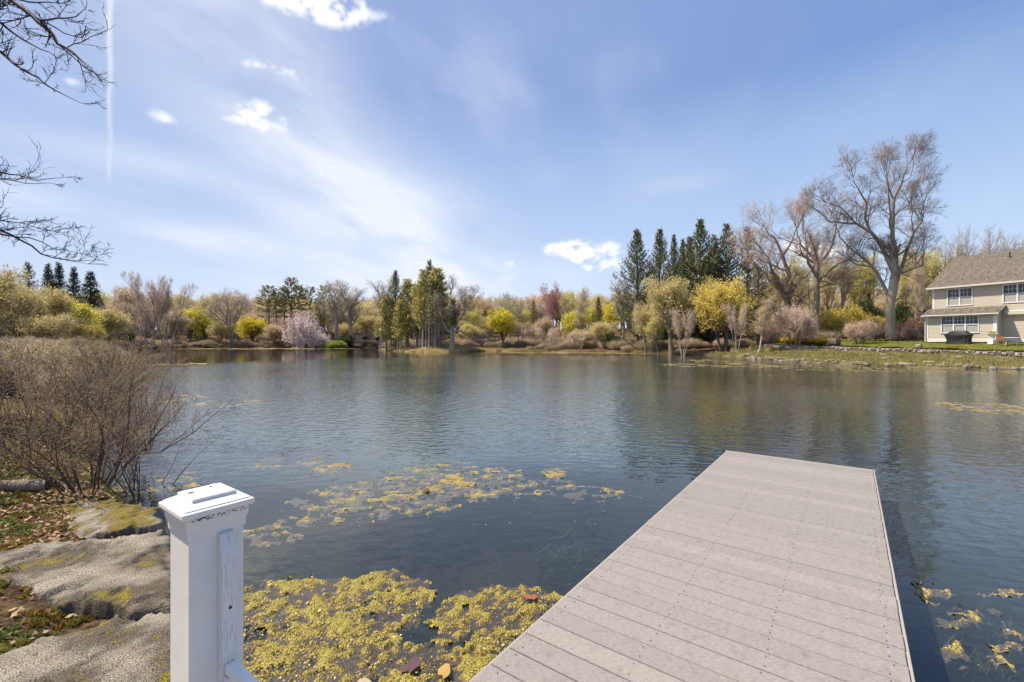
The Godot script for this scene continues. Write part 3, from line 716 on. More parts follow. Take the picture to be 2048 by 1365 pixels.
func build_sky() -> Sky:
	var w := 2048
	var h := 1024
	var data := PackedFloat32Array()
	data.resize(w * h * 3)
	var c1 := FastNoiseLite.new()
	c1.seed = 5
	c1.frequency = 1.0
	c1.fractal_octaves = 5
	var c2 := FastNoiseLite.new()
	c2.seed = 11
	c2.frequency = 1.0
	c2.fractal_octaves = 6
	c2.fractal_gain = 0.58
	var air := Gradient.new()
	air.offsets = PackedFloat32Array([0.0, 0.11, 0.23, 0.31, 0.5, 1.0])
	air.colors = PackedColorArray([Color(0.58, 0.70, 0.84), Color(0.45, 0.585, 0.80), Color(0.285, 0.42, 0.68), Color(0.145, 0.262, 0.545), Color(0.105, 0.215, 0.48), Color(0.08, 0.17, 0.41)])
	for j in h:
		var el := (0.5 - (j + 0.5) / h) * 180.0
		if el < -1.0:
			for i in w:
				var o := (j * w + i) * 3
				data[o] = 0.16
				data[o + 1] = 0.15
				data[o + 2] = 0.12
			continue
		var er := deg_to_rad(el)
		var s := clampf(sin(er), 0, 1)
		var g0 := air.sample(clampf(el / 90.0, 0, 1))
		for i in w:
			var az := wrapf((i + 0.5) / w * 360.0, -180.0, 180.0)   # a panorama's left edge is -Z
			var ar := deg_to_rad(az)
			var d := Vector3(sin(ar) * cos(er), s, -cos(ar) * cos(er))
			var q := d / (0.18 + s)   # clouds lie on a high flat layer
			var sunward := smoothstep(-0.2, 0.95, d.dot(SUN))
			var c := g0.lerp(Color(0.46, 0.53, 0.76), 0.45 * sunward)
			# thin high cirrus, drawn out along one wind
			var a := c1.get_noise_3d(q.x * 1.1 + 0.4 * q.z, 0.0, q.z * 0.55 - 0.3 * q.x)
			var b := c2.get_noise_3d(q.x * 2.6 + 1.2 * q.z, 3.0, q.z * 1.3 - 0.5 * q.x)
			var band := blob(az, el, -34, 33, 9, 8) + blob(az, el, -27, 25, 7, 6) + 1.1 * blob(az, el, -21, 18, 8, 5) + 1.35 * blob(az, el, -14, 13.5, 9, 4.5) + 0.9 * blob(az, el, -8, 8, 12, 2.6) + 0.55 * blob(az, el, -18, 6, 30, 3.2) + 0.75 * blob(az, el, -35, 10.5, 7, 1.6) + 0.7 * blob(az, el, -49, 12.2, 6, 1.3) + 0.4 * blob(az, el, -40, 17, 9, 1.5) + 0.25 * blob(az, el, 20, 18, 5, 1.2)
			var veil := clampf(band * (0.72 + 0.6 * a + 0.45 * b), 0, 1) * 0.9
			var general := smoothstep(0.1, 0.9, a + 0.35 * b + 0.10) * (0.06 + 0.30 * smoothstep(0.0, 0.8, d.dot(SUN)) + 0.35 * smoothstep(50.0, 80.0, absf(az)))
			veil = maxf(veil, general)
			c = c.lerp(Color(0.76, 0.795, 0.87), veil)
			# small cumulus
			var e := c2.get_noise_3d(d.x * 16.0, d.y * 26.0, d.z * 16.0)
			var cum := 1.05 * blob(az, el, -29.3, 23.2, 2.9, 1.5) + 0.40 * blob(az, el, -37.4, 21.4, 1.5, 0.9) + 1.2 * blob(az, el, 8.6, 11.0, 4.2, 1.2) + 0.95 * blob(az, el, 10.2, 9.2, 2.9, 0.9) + 1.15 * blob(az, el, -23, 34.6, 6.5, 1.9) + 0.6 * blob(az, el, -26, 27.6, 1.6, 0.8) + 0.7 * blob(az, el, -29, 28.0, 1.8, 0.7) + 0.36 * blob(az, el, -0.3, 9.7, 0.9, 0.6) + 0.9 * blob(az, el, 33.0, 9.0, 4.0, 1.6) + 0.5 * blob(az, el, -44.0, 22.3, 1.1, 0.3)
			if el > 4.0 and (az < -55.0 or az > 55.0):
				cum += smoothstep(0.30, 0.6, c1.get_noise_3d(q.x * 1.5 + 20.0, 7.0, q.z * 1.5)) * 0.9
			var k := smoothstep(0.26, 0.95, cum * (1.0 + 1.9 * e) + 0.25 * e * smoothstep(0.05, 0.3, cum))
			c = c.lerp(Color(0.92, 0.92, 0.94), k * 0.92)
			# one aeroplane trail
			var wob := 0.035 * sin(el * 1.1) + 0.02 * sin(el * 3.1)
			var half := 0.05 + 0.003 * maxf(el - 14.0, 0.0)
			var trail := exp(-pow((az + 41.5 - wob) * cos(er) / (half * 1.5), 2.0)) * smoothstep(13.5, 15.5, el) * (0.45 + 0.3 * smoothstep(16.0, 28.0, el)) * (1.0 - smoothstep(45.0, 60.0, el))
			c = c.lerp(Color(0.86, 0.87, 0.92), trail)
			var o := (j * w + i) * 3
			data[o] = c.r * 0.755
			data[o + 1] = c.g * 0.755
			data[o + 2] = c.b * 0.755
	var img := Image.create_from_data(w, h, false, Image.FORMAT_RGBF, data.to_byte_array())
	var pm := PanoramaSkyMaterial.new()
	pm.panorama = ImageTexture.create_from_image(img)
	var sky := Sky.new()
	sky.sky_material = pm
	return sky

# ---------------------------------------------------------------- plants
const PALER := 1.4

func branch(w: MB, f: MB, p: Vector3, d: Vector3, ln: float, r: float, lv: int, q: Dictionary, g: RandomNumberGenerator) -> void:
	var last: int = q.levels - 1
	var ns: int = q.seg[lv]
	var pts := PackedVector3Array([p])
	var rr := PackedFloat32Array([r])
	var tip: float = q.taper[lv]
	var cur := p
	for i in ns:
		d = (d + rv(g) * q.wig[lv] + Vector3.UP * q.up[lv]).normalized()
		cur += d * (ln / ns)
		pts.append(cur)
		rr.append(r * lerpf(1.0, tip, (i + 1.0) / ns))
	var fine: bool = lv >= q.get("wood", 2)
	var target := f if fine else w
	target.tube(pts, rr, [8, 6, 5, 4, 3, 3][lv] if lv < 6 else 3, vary(q.twig if fine else q.bark, g, 0.15))
	var kids: int = q.kids[lv]
	var a0 := g.randf() * TAU
	for j in kids:
		var t: float = lerpf(q.from[lv], 1.0, (j + g.randf() * 0.8) / kids)
		var k := clampi(int(t * ns), 0, ns - 1)
		var at := pts[k].lerp(pts[k + 1], t * ns - k)
		var ax := (pts[k + 1] - pts[k]).normalized()
		var s := perp(ax, g) if lv > 1 else ax.cross(Vector3(cos(a0 + j * 2.4), 0.1, sin(a0 + j * 2.4))).normalized()
		var ang: float = q.angle[lv] * g.randf_range(0.75, 1.25) * lerpf(1.0, 0.6, t)
		var dir := ax.rotated(s, ang)
		if lv == last:
			var l: float = q.spike * g.randf_range(0.6, 1.3)
			var e: Vector3 = at + dir * l + Vector3.UP * l * q.get("spike_up", 0.1)
			f.spike(at, e, q.get("spike_r", 0.011), vary(q.twig, g, 0.2))
			f.tp.append(e)
			f.td.append(dir)
			if q.get("mid_leaf", false):
				f.tp.append(at.lerp(e, 0.5))
				f.td.append(dir)
		else:
			var l: float = q.len[lv + 1] * g.randf_range(0.7, 1.2) * lerpf(1.0, q.get("top_len", 0.65), t)
			branch(w, f, at, dir, l, minf(rr[k] * q.thin[lv], rr[k] * 0.9), lv + 1, q, g)

func leaves(f: MB, l: MB, per: int, size: float, spread: float, cols: Array, g: RandomNumberGenerator, wide := 0.4, share := 1.0) -> void:
	for i in f.tp.size():
		if share < 1.0 and g.randf() > share:
			continue
		var base_c: Color = cols[g.randi() % cols.size()]
		for k in per:
			var d := (f.td[i] * 0.5 + rv(g)).normalized()
			l.leaf(f.tp[i] + rv(g) * spread, d, perp(d, g), size * g.randf_range(0.6, 1.35), size * wide, vary(base_c, g, 0.3))

func store(called: String, parts: Array) -> void:
	# parts: [name, mesh builder, material]
	var out := []
	var box := AABB()
	for p in parts:
		var cc: PackedColorArray = p[1].c
		for i in cc.size():   # spring growth and dry bark are paler than the tones written above
			cc[i] = Color(1.0 - pow(1.0 - minf(cc[i].r, 0.9), PALER), 1.0 - pow(1.0 - minf(cc[i].g, 0.9), PALER), 1.0 - pow(1.0 - minf(cc[i].b, 0.9), PALER))
		p[1].c = cc
		var m: ArrayMesh = p[1].mesh(p[2])
		out.append([p[0], m])
		box = m.get_aabb() if out.size() == 1 else box.merge(m.get_aabb())
	proto[called] = {"parts": out, "h": box.end.y, "w": (box.size.x + box.size.z) * 0.5}

func spreading(called: String, seed_: int, q: Dictionary, leaf := [], trunk_len := 6.0, r := 0.4, lean := Vector3.ZERO, stems := 1) -> void:
	var g := RandomNumberGenerator.new()
	g.seed = seed_
	var w := MB.new()
	var f := MB.new()
	for s in stems:
		var o := Vector3.ZERO
		var d := (Vector3.UP + lean + rv(g) * 0.06).normalized()
		if stems > 1:
			var a := TAU * s / stems + g.randf()
			o = Vector3(cos(a), 0, sin(a)) * r * 1.6
			d = (Vector3.UP + Vector3(cos(a), 0, sin(a)) * q.get("splay", 0.3) * g.randf_range(0.5, 1.3)).normalized()
		branch(w, f, o - Vector3(0, 0.4, 0), d, trunk_len * g.randf_range(0.85, 1.1), r, 0, q, g)
	# root flare
	if stems == 1:
		w.tube(PackedVector3Array([Vector3(0, -0.4, 0), Vector3(0, 0.25, 0), Vector3(0, 1.1, 0) + lean * 1.1]), PackedFloat32Array([r * 1.7, r * 1.25, r * 0.98]), 9, q.bark)
	var parts := [["trunk", w, M.bark], ["twigs", f, M.bark]]
	if leaf.size():
		var l := MB.new()
		leaves(f, l, leaf[0], leaf[1], leaf[2], leaf[3], g, leaf[4] if leaf.size() > 4 else 0.4, leaf[5] if leaf.size() > 5 else 1.0)
		parts.append(["crown", l, M.leaf])
	store(called, parts)

func limbed(called: String, seed_: int, limbs: Array, q: Dictionary, ivy := []) -> void:
	# a tree whose main limbs follow given lines: each limb is [[x, y, z, radius], ...] in metres from the base
	var g := RandomNumberGenerator.new()
	g.seed = seed_
	var w := MB.new()
	var f := MB.new()
	for li in limbs.size():
		var raw: Array = limbs[li]
		var pts := PackedVector3Array()
		var rr := PackedFloat32Array()
		for i in raw.size() - 1:
			var a := Vector3(raw[i][0], raw[i][1], raw[i][2])
			var b := Vector3(raw[i + 1][0], raw[i + 1][1], raw[i + 1][2])
			var steps := maxi(2, int(a.distance_to(b) / 1.1))
			for s in steps:
				var t := float(s) / steps
				pts.append(a.lerp(b, t) + (rv(g) * 0.10 if i + s > 0 else Vector3.ZERO))
				rr.append(lerpf(raw[i][3], raw[i + 1][3], t))
		var e: Array = raw[-1]
		pts.append(Vector3(e[0], e[1], e[2]))
		rr.append(e[3])
		w.tube(pts, rr, 10 if li == 0 else 7, vary(q.bark, g, 0.1))
		var total := pts.size()
		for i in total - 1:
			var t := float(i) / total
			if li == 0 and t < q.get("clear", 0.7):
				continue
			if rr[i] > 0.32:
				continue
			for rep in q.get("dense", 2):
				if g.randf() > 0.62:
					continue
				var ax := (pts[i + 1] - pts[i]).normalized()
				var dir := ax.rotated(perp(ax, g), g.randf_range(0.5, 1.1))
				branch(w, f, pts[i], dir, q.len[1] * g.randf_range(0.5, 1.15), minf(rr[i] * 0.55, 0.10), 1, q, g)
		# the end of the limb goes on as twigs
		for rep in 3:
			var ax := (pts[-1] - pts[-2]).normalized()
			branch(w, f, pts[-1], (ax + rv(g) * 0.5).normalized(), q.len[1] * g.randf_range(0.7, 1.2), maxf(rr[-1], 0.04), 1, q, g)
	var b0: Array = limbs[0][0]
	w.tube(PackedVector3Array([Vector3(b0[0], -0.5, b0[2]), Vector3(b0[0], 0.3, b0[2]), Vector3(b0[0], 1.5, b0[2])]), PackedFloat32Array([b0[3] * 1.45, b0[3] * 1.15, b0[3] * 0.97]), 12, q.bark)
	var parts := [["trunk", w, M.bark], ["twigs", f, M.bark]]
	if ivy.size():
		var l := MB.new()
		for i in 1500:
			var t := g.randf()
			var p := Vector3(ivy[0][0], ivy[0][1], ivy[0][2]).lerp(Vector3(ivy[1][0], ivy[1][1], ivy[1][2]), t)
			var o: Vector3 = rv(g).normalized() * ivy[2] * g.randf_range(0.3, 1.0) * (1.2 - 0.6 * t)
			var d := rv(g).normalized()
			l.leaf(p + o, d, perp(d, g), 0.3, 0.12, vary(Color(0.11, 0.135, 0.028), g, 0.4))
		parts.append(["ivy", l, M.leaf])
	store(called, parts)

func conifer(called: String, seed_: int, H: float, L: float, q: Dictionary) -> void:
	var g := RandomNumberGenerator.new()
	g.seed = seed_
	var w := MB.new()
	var f := MB.new()
	var tr: float = q.get("r", 0.28)
	w.tube(PackedVector3Array([Vector3(0, -0.4, 0), Vector3(0, 1, 0), Vector3(0.05, H * 0.5, 0.05), Vector3(0, H, 0)]), PackedFloat32Array([tr * 1.35, tr, tr * 0.65, 0.02]), 8, q.bark)
	var y: float = H * q.bare
	while y < H * 0.985:
		var t: float = (y - H * q.bare) / (H * (1.0 - q.bare))
		var prof: float = (minf(1.0, (1.0 - t) * q.cone) if q.has("cone") else pow(1.0 - t, q.get("shape", 0.8))) * (1.0 if t > 0.12 else lerpf(q.get("foot", 0.6), 1.0, t / 0.12))
		var nb: int = q.get("whorl", 6)
		var a0 := g.randf() * TAU
		for k in nb:
			if g.randf() < q.get("gap", 0.08):
				continue
			var a := a0 + TAU * k / nb + g.randf_range(-0.3, 0.3)
			var ln := L * prof * g.randf_range(0.7, 1.1) + 0.15
			var d := Vector3(cos(a), q.rise * g.randf_range(0.6, 1.3) + q.get("rise_top", 0.5) * t, sin(a)).normalized()
			var p := Vector3(0, y + g.randf_range(-0.2, 0.2), 0)
			var ns := 5
			var pts := PackedVector3Array([p])
			var rr := PackedFloat32Array([lerpf(0.06, 0.02, t)])
			for s in ns:
				d = (d + Vector3.UP * q.curl + rv(g) * 0.05).normalized()
				p += d * ln / ns
				pts.append(p)
				rr.append(lerpf(0.05, 0.008, (s + 1.0) / ns))
			w.tube(pts, rr, 3, q.bark)
			var col := vary(q.cols[g.randi() % q.cols.size()], g, 0.25)
			var from: float = q.get("leaf_from", 0.12)
			var steps := maxi(3, int(ln * (1.0 - from) / q.step))
			for s in steps:
				var u := lerpf(from, 1.0, (s + g.randf()) / steps)
				var kk := clampi(int(u * ns), 0, ns - 1)
				var at := pts[kk].lerp(pts[kk + 1], u * ns - kk)
				var ax := (pts[kk + 1] - pts[kk]).normalized()
				var side := ax.cross(Vector3.UP).normalized()
				for sg in [-1.0, 1.0]:
					var dir: Vector3 = (ax * 0.75 + side * sg * g.randf_range(0.4, 0.9) + Vector3.UP * g.randf_range(-0.25, 0.15) + Vector3.UP * q.get("tuft_up", 0.0)).normalized()
					var sd := (dir.cross(Vector3.UP) + rv(g) * 0.5).normalized()
					f.leaf(at, dir, sd, q.spray * lerpf(1.0, 0.55, u) * g.randf_range(0.7, 1.2), q.get("fat", 0.07), vary(col, g, 0.25))
				if g.randf() < q.hang:
					var dn := (Vector3.DOWN + ax * 0.4 + rv(g) * 0.3).normalized()
					f.leaf(at, dn, perp(dn, g), q.spray * g.randf_range(0.5, 1.0), q.get("fat", 0.07), vary(col, g, 0.25))
		y += q.gap_y * g.randf_range(0.75, 1.25) * lerpf(1.0, 0.6, t)
	store(called, [["trunk", w, M.bark], ["crown", f, M.needle]])

func bark_of(called: String, k := 1.0) -> Color:
	var c: Color = {"grey": Color(0.34, 0.285, 0.235), "brown": Color(0.21, 0.16, 0.12), "pale": Color(0.48, 0.43, 0.36), "pink": Color(0.46, 0.34, 0.27), "dark": Color(0.11, 0.09, 0.075)}[called]
	return Color(c.r * k, c.g * k, c.b * k)

func build_prototypes() -> void:
	mat("bark", Color.WHITE, 0.9, true)
	tri(M.bark, Vector3(1.1, 0.35, 1.1), noise_tex(512, 0.04, FastNoiseLite.TYPE_SIMPLEX_SMOOTH, 4, 33, [[0.2, 0.8], [0.76, 1.0]]), noise_tex(512, 0.06, FastNoiseLite.TYPE_SIMPLEX_SMOOTH, 3, 34, [], 12.0), 0.5, false)
	mat("leaf", Color.WHITE, 0.6, true, 0.7)
	mat("needle", Color.WHITE, 0.65, true, 0.25)
	var q := {"levels": 5, "len": [6.0, 7.0, 3.6, 1.8, 0.9], "seg": [5, 7, 5, 4, 3], "kids": [7, 7, 5, 4, 4], "from": [0.5, 0.25, 0.2, 0.2, 0.2], "angle": [0.95, 0.8, 0.8, 0.8, 0.7], "wig": [0.06, 0.16, 0.2, 0.22, 0.2], "up": [0.05, 0.07, 0.04, 0.03, 0.02], "taper": [0.75, 0.35, 0.4, 0.4, 0.4], "thin": [0.5, 0.5, 0.5, 0.5], "spike": 0.6, "bark": bark_of("grey"), "twig": bark_of("grey", 0.9), "spike_r": 0.014}
	spreading("bare_oak", 3, q, [], 6.0, 0.42)
	var q2 := q.duplicate(true)
	q2.merge({"len": [9.0, 5.5, 2.8, 1.4, 0.8], "angle": [0.65, 0.6, 0.6, 0.7, 0.6], "up": [0.04, 0.12, 0.08, 0.05, 0.04], "from": [0.4, 0.2, 0.2, 0.2, 0.2]}, true)
	spreading("bare_upright", 5, q2, [], 9.0, 0.34)
	var q3 := q2.duplicate(true)
	q3.merge({"kids": [6, 5, 4, 4, 3], "len": [10.0, 3.4, 1.8, 1.0, 0.6], "angle": [0.5, 0.5, 0.6, 0.6, 0.6], "splay": 0.28, "twig": bark_of("pink", 1.0), "taper": [0.25, 0.35, 0.4, 0.4, 0.4]}, true)
	spreading("bare_stems", 7, q3, [], 10.0, 0.16, Vector3.ZERO, 4)
	var q4 := q3.duplicate(true)
	q4.merge({"bark": bark_of("pale"), "twig": bark_of("pink"), "kids": [14, 5, 4, 3, 3], "from": [0.3, 0.2, 0.2, 0.2, 0.2], "len": [12.0, 2.6, 1.3, 0.8, 0.5], "wood": 1}, true)
	spreading("pale_slim", 9, q4, [2, 0.11, 0.1, [Color(0.34, 0.34, 0.10), Color(0.30, 0.24, 0.12)], 0.4, 0.5], 12.0, 0.15)
	# trees in bud and flower
	var b := q.duplicate(true)
	b.merge({"levels": 5, "len": [5.5, 4.6, 2.6, 1.4, 0.8], "kids": [8, 7, 6, 5, 4], "from": [0.45, 0.2, 0.15, 0.2, 0.2], "angle": [0.75, 0.65, 0.7, 0.7, 0.6], "up": [0.05, 0.13, 0.08, 0.04, 0.02], "bark": bark_of("brown"), "twig": Color(0.46, 0.36, 0.23)}, true)
	spreading("tan_bud", 11, b, [2, 0.18, 0.2, [Color(0.52, 0.43, 0.14), Color(0.58, 0.46, 0.21), Color(0.44, 0.40, 0.12)], 0.4, 0.6], 4.5, 0.3, Vector3(0.1, 0, 0))
	spreading("tan_bud_b", 12, b, [2, 0.18, 0.2, [Color(0.50, 0.45, 0.15), Color(0.56, 0.44, 0.22)], 0.4, 0.55], 5.0, 0.26, Vector3(-0.12, 0, 0.05))
	spreading("brown_bud", 13, b, [1, 0.18, 0.18, [Color(0.54, 0.40, 0.26), Color(0.58, 0.46, 0.29), Color(0.46, 0.30, 0.19)], 0.4, 0.55], 4.5, 0.3)
	var yl := b.duplicate(true)
	yl.merge({"bark": bark_of("dark"), "twig": Color(0.16, 0.14, 0.05), "mid_leaf": true, "top_len": 0.75, "kids": [8, 7, 5, 5, 3], "len": [4.0, 4.6, 2.7, 1.4, 0.7]}, true)
	spreading("yellow_bud", 15, yl, [2, 0.24, 0.26, [Color(0.66, 0.56, 0.05), Color(0.58, 0.53, 0.06), Color(0.70, 0.54, 0.06)], 0.4, 0.6], 3.5, 0.26)
	spreading("yellow_bud_b", 16, yl, [2, 0.24, 0.26, [Color(0.60, 0.52, 0.07), Color(0.52, 0.49, 0.08)], 0.4, 0.5], 3.8, 0.24)
	var yo := yl.duplicate(true)
	yo.merge({"twig": Color(0.30, 0.21, 0.12)}, true)
	spreading("yellow_tan", 18, yo, [2, 0.20, 0.22, [Color(0.66, 0.55, 0.06), Color(0.62, 0.46, 0.16), Color(0.64, 0.50, 0.11)], 0.4, 0.6], 3.8, 0.2, Vector3.ZERO, 3)
	var yg := q2.duplicate(true)
	yg.merge({"bark": bark_of("brown"), "twig": Color(0.44, 0.35, 0.21), "kids": [8, 6, 5, 4, 4]}, true)
	spreading("green_bud", 19, yg, [2, 0.2, 0.22, [Color(0.50, 0.48, 0.08), Color(0.56, 0.50, 0.10), Color(0.42, 0.42, 0.08)], 0.4, 0.6], 9.0, 0.24)
	spreading("green_bud_b", 20, yg, [2, 0.2, 0.22, [Color(0.48, 0.48, 0.10), Color(0.52, 0.44, 0.15)], 0.4, 0.45], 8.0, 0.22, Vector3(0.08, 0, 0.05))
	var red := q2.duplicate(true)
	red.merge({"bark": bark_of("grey"), "twig": bark_of("pink", 0.8), "kids": [9, 6, 5, 4, 3]}, true)
	spreading("red_bud", 22, red, [1, 0.26, 0.12, [Color(0.30, 0.09, 0.11), Color(0.36, 0.14, 0.14)], 0.4, 0.7], 8.0, 0.2)
	var pk := b.duplicate(true)
	pk.merge({"len": [2.6, 4.0, 2.4, 1.5, 0.9], "up": [0.05, 0.0, -0.10, -0.22, -0.3], "bark": bark_of("dark"), "twig": Color(0.30, 0.20, 0.19), "mid_leaf": true, "spike_up": -0.4, "kids": [8, 6, 5, 4, 4], "wig": [0.1, 0.22, 0.26, 0.24, 0.2]}, true)
	spreading("pink_blossom", 24, pk, [2, 0.2, 0.18, [Color(0.78, 0.66, 0.65), Color(0.72, 0.60, 0.60), Color(0.64, 0.50, 0.50)], 0.4, 0.55], 2.6, 0.25)
	# multi-stemmed bare shrubs
	var sh := {"levels": 4, "len": [1.6, 1.5, 0.9, 0.5], "seg": [3, 4, 3, 3], "kids": [5, 6, 5, 5], "from": [0.4, 0.25, 0.2, 0.2], "angle": [0.7, 0.75, 0.8, 0.8], "wig": [0.1, 0.18, 0.2, 0.2], "up": [0.05, 0.05, 0.0, 0.0], "taper": [0.6, 0.4, 0.4, 0.4], "thin": [0.55, 0.5, 0.5, 0.5], "spike": 0.4, "bark": bark_of("brown"), "twig": bark_of("pink", 0.95), "splay": 0.75, "spike_r": 0.012}
	spreading("round_shrub", 26, sh, [1, 0.10, 0.1, [Color(0.48, 0.34, 0.24), Color(0.44, 0.32, 0.22)], 0.4, 0.5], 1.7, 0.07, Vector3.ZERO, 7)
	spreading("green_shrub", 27, sh, [3, 0.16, 0.14, [Color(0.26, 0.29, 0.05), Color(0.20, 0.24, 0.05)]], 1.6, 0.06, Vector3.ZERO, 7)
	spreading("gold_shrub", 28, sh, [3, 0.15, 0.15, [Color(0.42, 0.34, 0.06), Color(0.34, 0.29, 0.06), Color(0.48, 0.36, 0.07)], 0.4, 0.8], 1.8, 0.06, Vector3.ZERO, 7)
	spreading("red_shrub", 29, sh, [2, 0.12, 0.12, [Color(0.13, 0.06, 0.055), Color(0.17, 0.09, 0.07)], 0.4, 0.8], 1.8, 0.06, Vector3.ZERO, 6)
	spreading("evergreen_shrub", 30, sh, [6, 0.17, 0.2, [Color(0.055, 0.07, 0.025), Color(0.09, 0.10, 0.03), Color(0.04, 0.05, 0.02)]], 1.8, 0.06, Vector3.ZERO, 6)
	# evergreens
	conifer("spruce", 31, 20.0, 4.3, {"bare": 0.06, "rise": -0.02, "curl": 0.11, "rise_top": 0.8, "cols": [Color(0.11, 0.125, 0.05), Color(0.145, 0.145, 0.058), Color(0.09, 0.105, 0.048)], "bark": bark_of("brown"), "step": 0.2, "spray": 0.78, "hang": 0.7, "gap_y": 0.72, "whorl": 7, "cone": 1.9, "fat": 0.07, "gap": 0.16})
	conifer("spruce_b", 32, 20.0, 4.8, {"bare": 0.12, "rise": 0.1, "curl": 0.06, "rise_top": 0.7, "cols": [Color(0.085, 0.094, 0.04), Color(0.13, 0.125, 0.05)], "bark": bark_of("brown"), "step": 0.2, "spray": 0.8, "hang": 0.8, "gap_y": 0.75, "whorl": 7, "cone": 1.8, "fat": 0.08, "gap": 0.16})
	conifer("spruce_brown", 33, 16.0, 3.8, {"bare": 0.08, "rise": 0.05, "curl": 0.05, "cols": [Color(0.22, 0.165, 0.08), Color(0.18, 0.15, 0.065), Color(0.15, 0.14, 0.06)], "bark": bark_of("brown"), "step": 0.26, "spray": 0.65, "hang": 0.5, "gap_y": 0.58, "whorl": 8, "shape": 0.62, "fat": 0.075, "gap": 0.15})
	conifer("blue_spruce", 34, 16.0, 3.4, {"bare": 0.05, "rise": -0.1, "curl": 0.05, "cols": [Color(0.075, 0.095, 0.058), Color(0.06, 0.075, 0.048)], "bark": bark_of("dark"), "step": 0.2, "spray": 0.75, "hang": 0.7, "gap_y": 0.5, "whorl": 7, "cone": 1.3, "fat": 0.08})
	conifer("layered_pine", 35, 18.0, 3.6, {"bare": 0.48, "rise": 0.12, "curl": 0.03, "rise_top": 0.5, "cols": [Color(0.15, 0.155, 0.055), Color(0.18, 0.175, 0.07)], "bark": bark_of("pink", 0.6), "step": 0.085, "spray": 0.65, "hang": 0.3, "gap_y": 1.1, "whorl": 9, "shape": 0.42, "foot": 0.9, "leaf_from": 0.4, "fat": 0.075, "tuft_up": 0.35, "gap": 0.22, "r": 0.22})
	conifer("layered_pine_b", 36, 18.0, 3.2, {"bare": 0.6, "rise": 0.2, "curl": 0.03, "rise_top": 0.5, "cols": [Color(0.15, 0.155, 0.06), Color(0.18, 0.175, 0.07)], "bark": bark_of("pink", 0.6), "step": 0.085, "spray": 0.65, "hang": 0.3, "gap_y": 1.0, "whorl": 8, "shape": 0.4, "foot": 0.9, "leaf_from": 0.4, "fat": 0.075, "tuft_up": 0.35, "gap": 0.25, "r": 0.2})
	conifer("olive_pine", 37, 18.0, 3.3, {"bare": 0.24, "rise": 0.22, "curl": 0.02, "rise_top": 0.5, "cols": [Color(0.40, 0.36, 0.10), Color(0.28, 0.275, 0.08), Color(0.47, 0.40, 0.13)], "bark": bark_of("grey"), "step": 0.2, "spray": 0.75, "hang": 0.8, "gap_y": 0.7, "whorl": 8, "shape": 0.5, "foot": 0.8, "leaf_from": 0.15, "fat": 0.11, "gap": 0.2, "r": 0.26})
	conifer("bare_pine", 38, 18.0, 2.6, {"bare": 0.42, "rise": 0.15, "curl": 0.02, "rise_top": 0.5, "cols": [Color(0.34, 0.30, 0.10), Color(0.26, 0.22, 0.09)], "bark": bark_of("grey", 1.1), "step": 0.4, "spray": 0.7, "hang": 0.4, "gap_y": 0.9, "whorl": 6, "shape": 0.5, "foot": 0.8, "leaf_from": 0.3, "fat": 0.08, "gap": 0.3, "r": 0.22})
	# the great bare trees of the right bank, limb by limb
	var gq := {"levels": 5, "len": [0.0, 2.9, 1.9, 1.15, 0.7], "seg": [4, 6, 4, 4, 3], "kids": [0, 5, 4, 4, 3], "from": [0.3, 0.2, 0.2, 0.2, 0.2], "angle": [0.8, 0.75, 0.75, 0.75, 0.7], "wig": [0.1, 0.2, 0.24, 0.24, 0.2], "up": [0.05, 0.06, 0.05, 0.03, 0.02], "taper": [0.7, 0.4, 0.4, 0.4, 0.4], "thin": [0.5, 0.5, 0.5, 0.5], "spike": 0.55, "spike_r": 0.012, "bark": Color(0.34, 0.285, 0.235), "twig": Color(0.24, 0.19, 0.165), "clear": 0.85, "dense": 1}
	limbed("giant", 41, GIANT, gq)
	var oq := gq.duplicate(true)
	oq.merge({"bark": Color(0.27, 0.215, 0.17), "twig": Color(0.36, 0.26, 0.21), "len": [0.0, 3.8, 2.3, 1.3, 0.8]}, true)
	limbed("oak_west", 42, OAK_WEST, oq)
	limbed("oak_east", 43, OAK_EAST, oq)
	limbed("crooked", 44, CROOKED, gq, [[0.2, 5.5, 0.4], [0.3, 11.5, 0.3], 0.9])
	# brush: a small clump of arching bare stems
	for k in 2:
		var bq := sh.duplicate(true)
		bq.merge({"kids": [4, 5, 4, 4], "splay": 0.8, "twig": [bark_of("pink", 0.9), bark_of("brown", 1.2)][k]}, true)
		spreading(["brush", "brush_b"][k], 51 + k, bq, [1, 0.10, 0.1, [[Color(0.26, 0.19, 0.10)], [Color(0.24, 0.23, 0.07)]][k], 0.4, 0.45], 1.3, 0.035, Vector3.ZERO, 8)

func plant(kind: String, called: String, category: String, x: float, z: float, top: float, width: float, turn: float, label: String, group := "") -> void:
	var pr: Dictionary = proto[kind]
	var y := maxf(height(Vector2(x, z)), -0.2)
	var o := base(called, Vector3(x, y - 0.05, z), turn)
	tag(o, label, category, group)
	var up: float = (top - y) / pr.h
	var wide: float = width / pr.w if width > 0.0 else up
	var s := Vector3(wide, up, wide)
	for p in pr.parts:
		var c := put(p[0], p[1], o)
		c.scale = s

func build_trees() -> void:
	for t in TREES:
		plant(t[0], t[1], t[2], t[3], t[4], t[5], t[6], t[7], t[8], t[9])

func joined(called: String) -> ArrayMesh:
	var am := ArrayMesh.new()
	for p in proto[called].parts:
		am.add_surface_from_arrays(Mesh.PRIMITIVE_TRIANGLES, p[1].surface_get_arrays(0))
		am.surface_set_material(am.get_surface_count() - 1, p[1].surface_get_material(0))
	return am

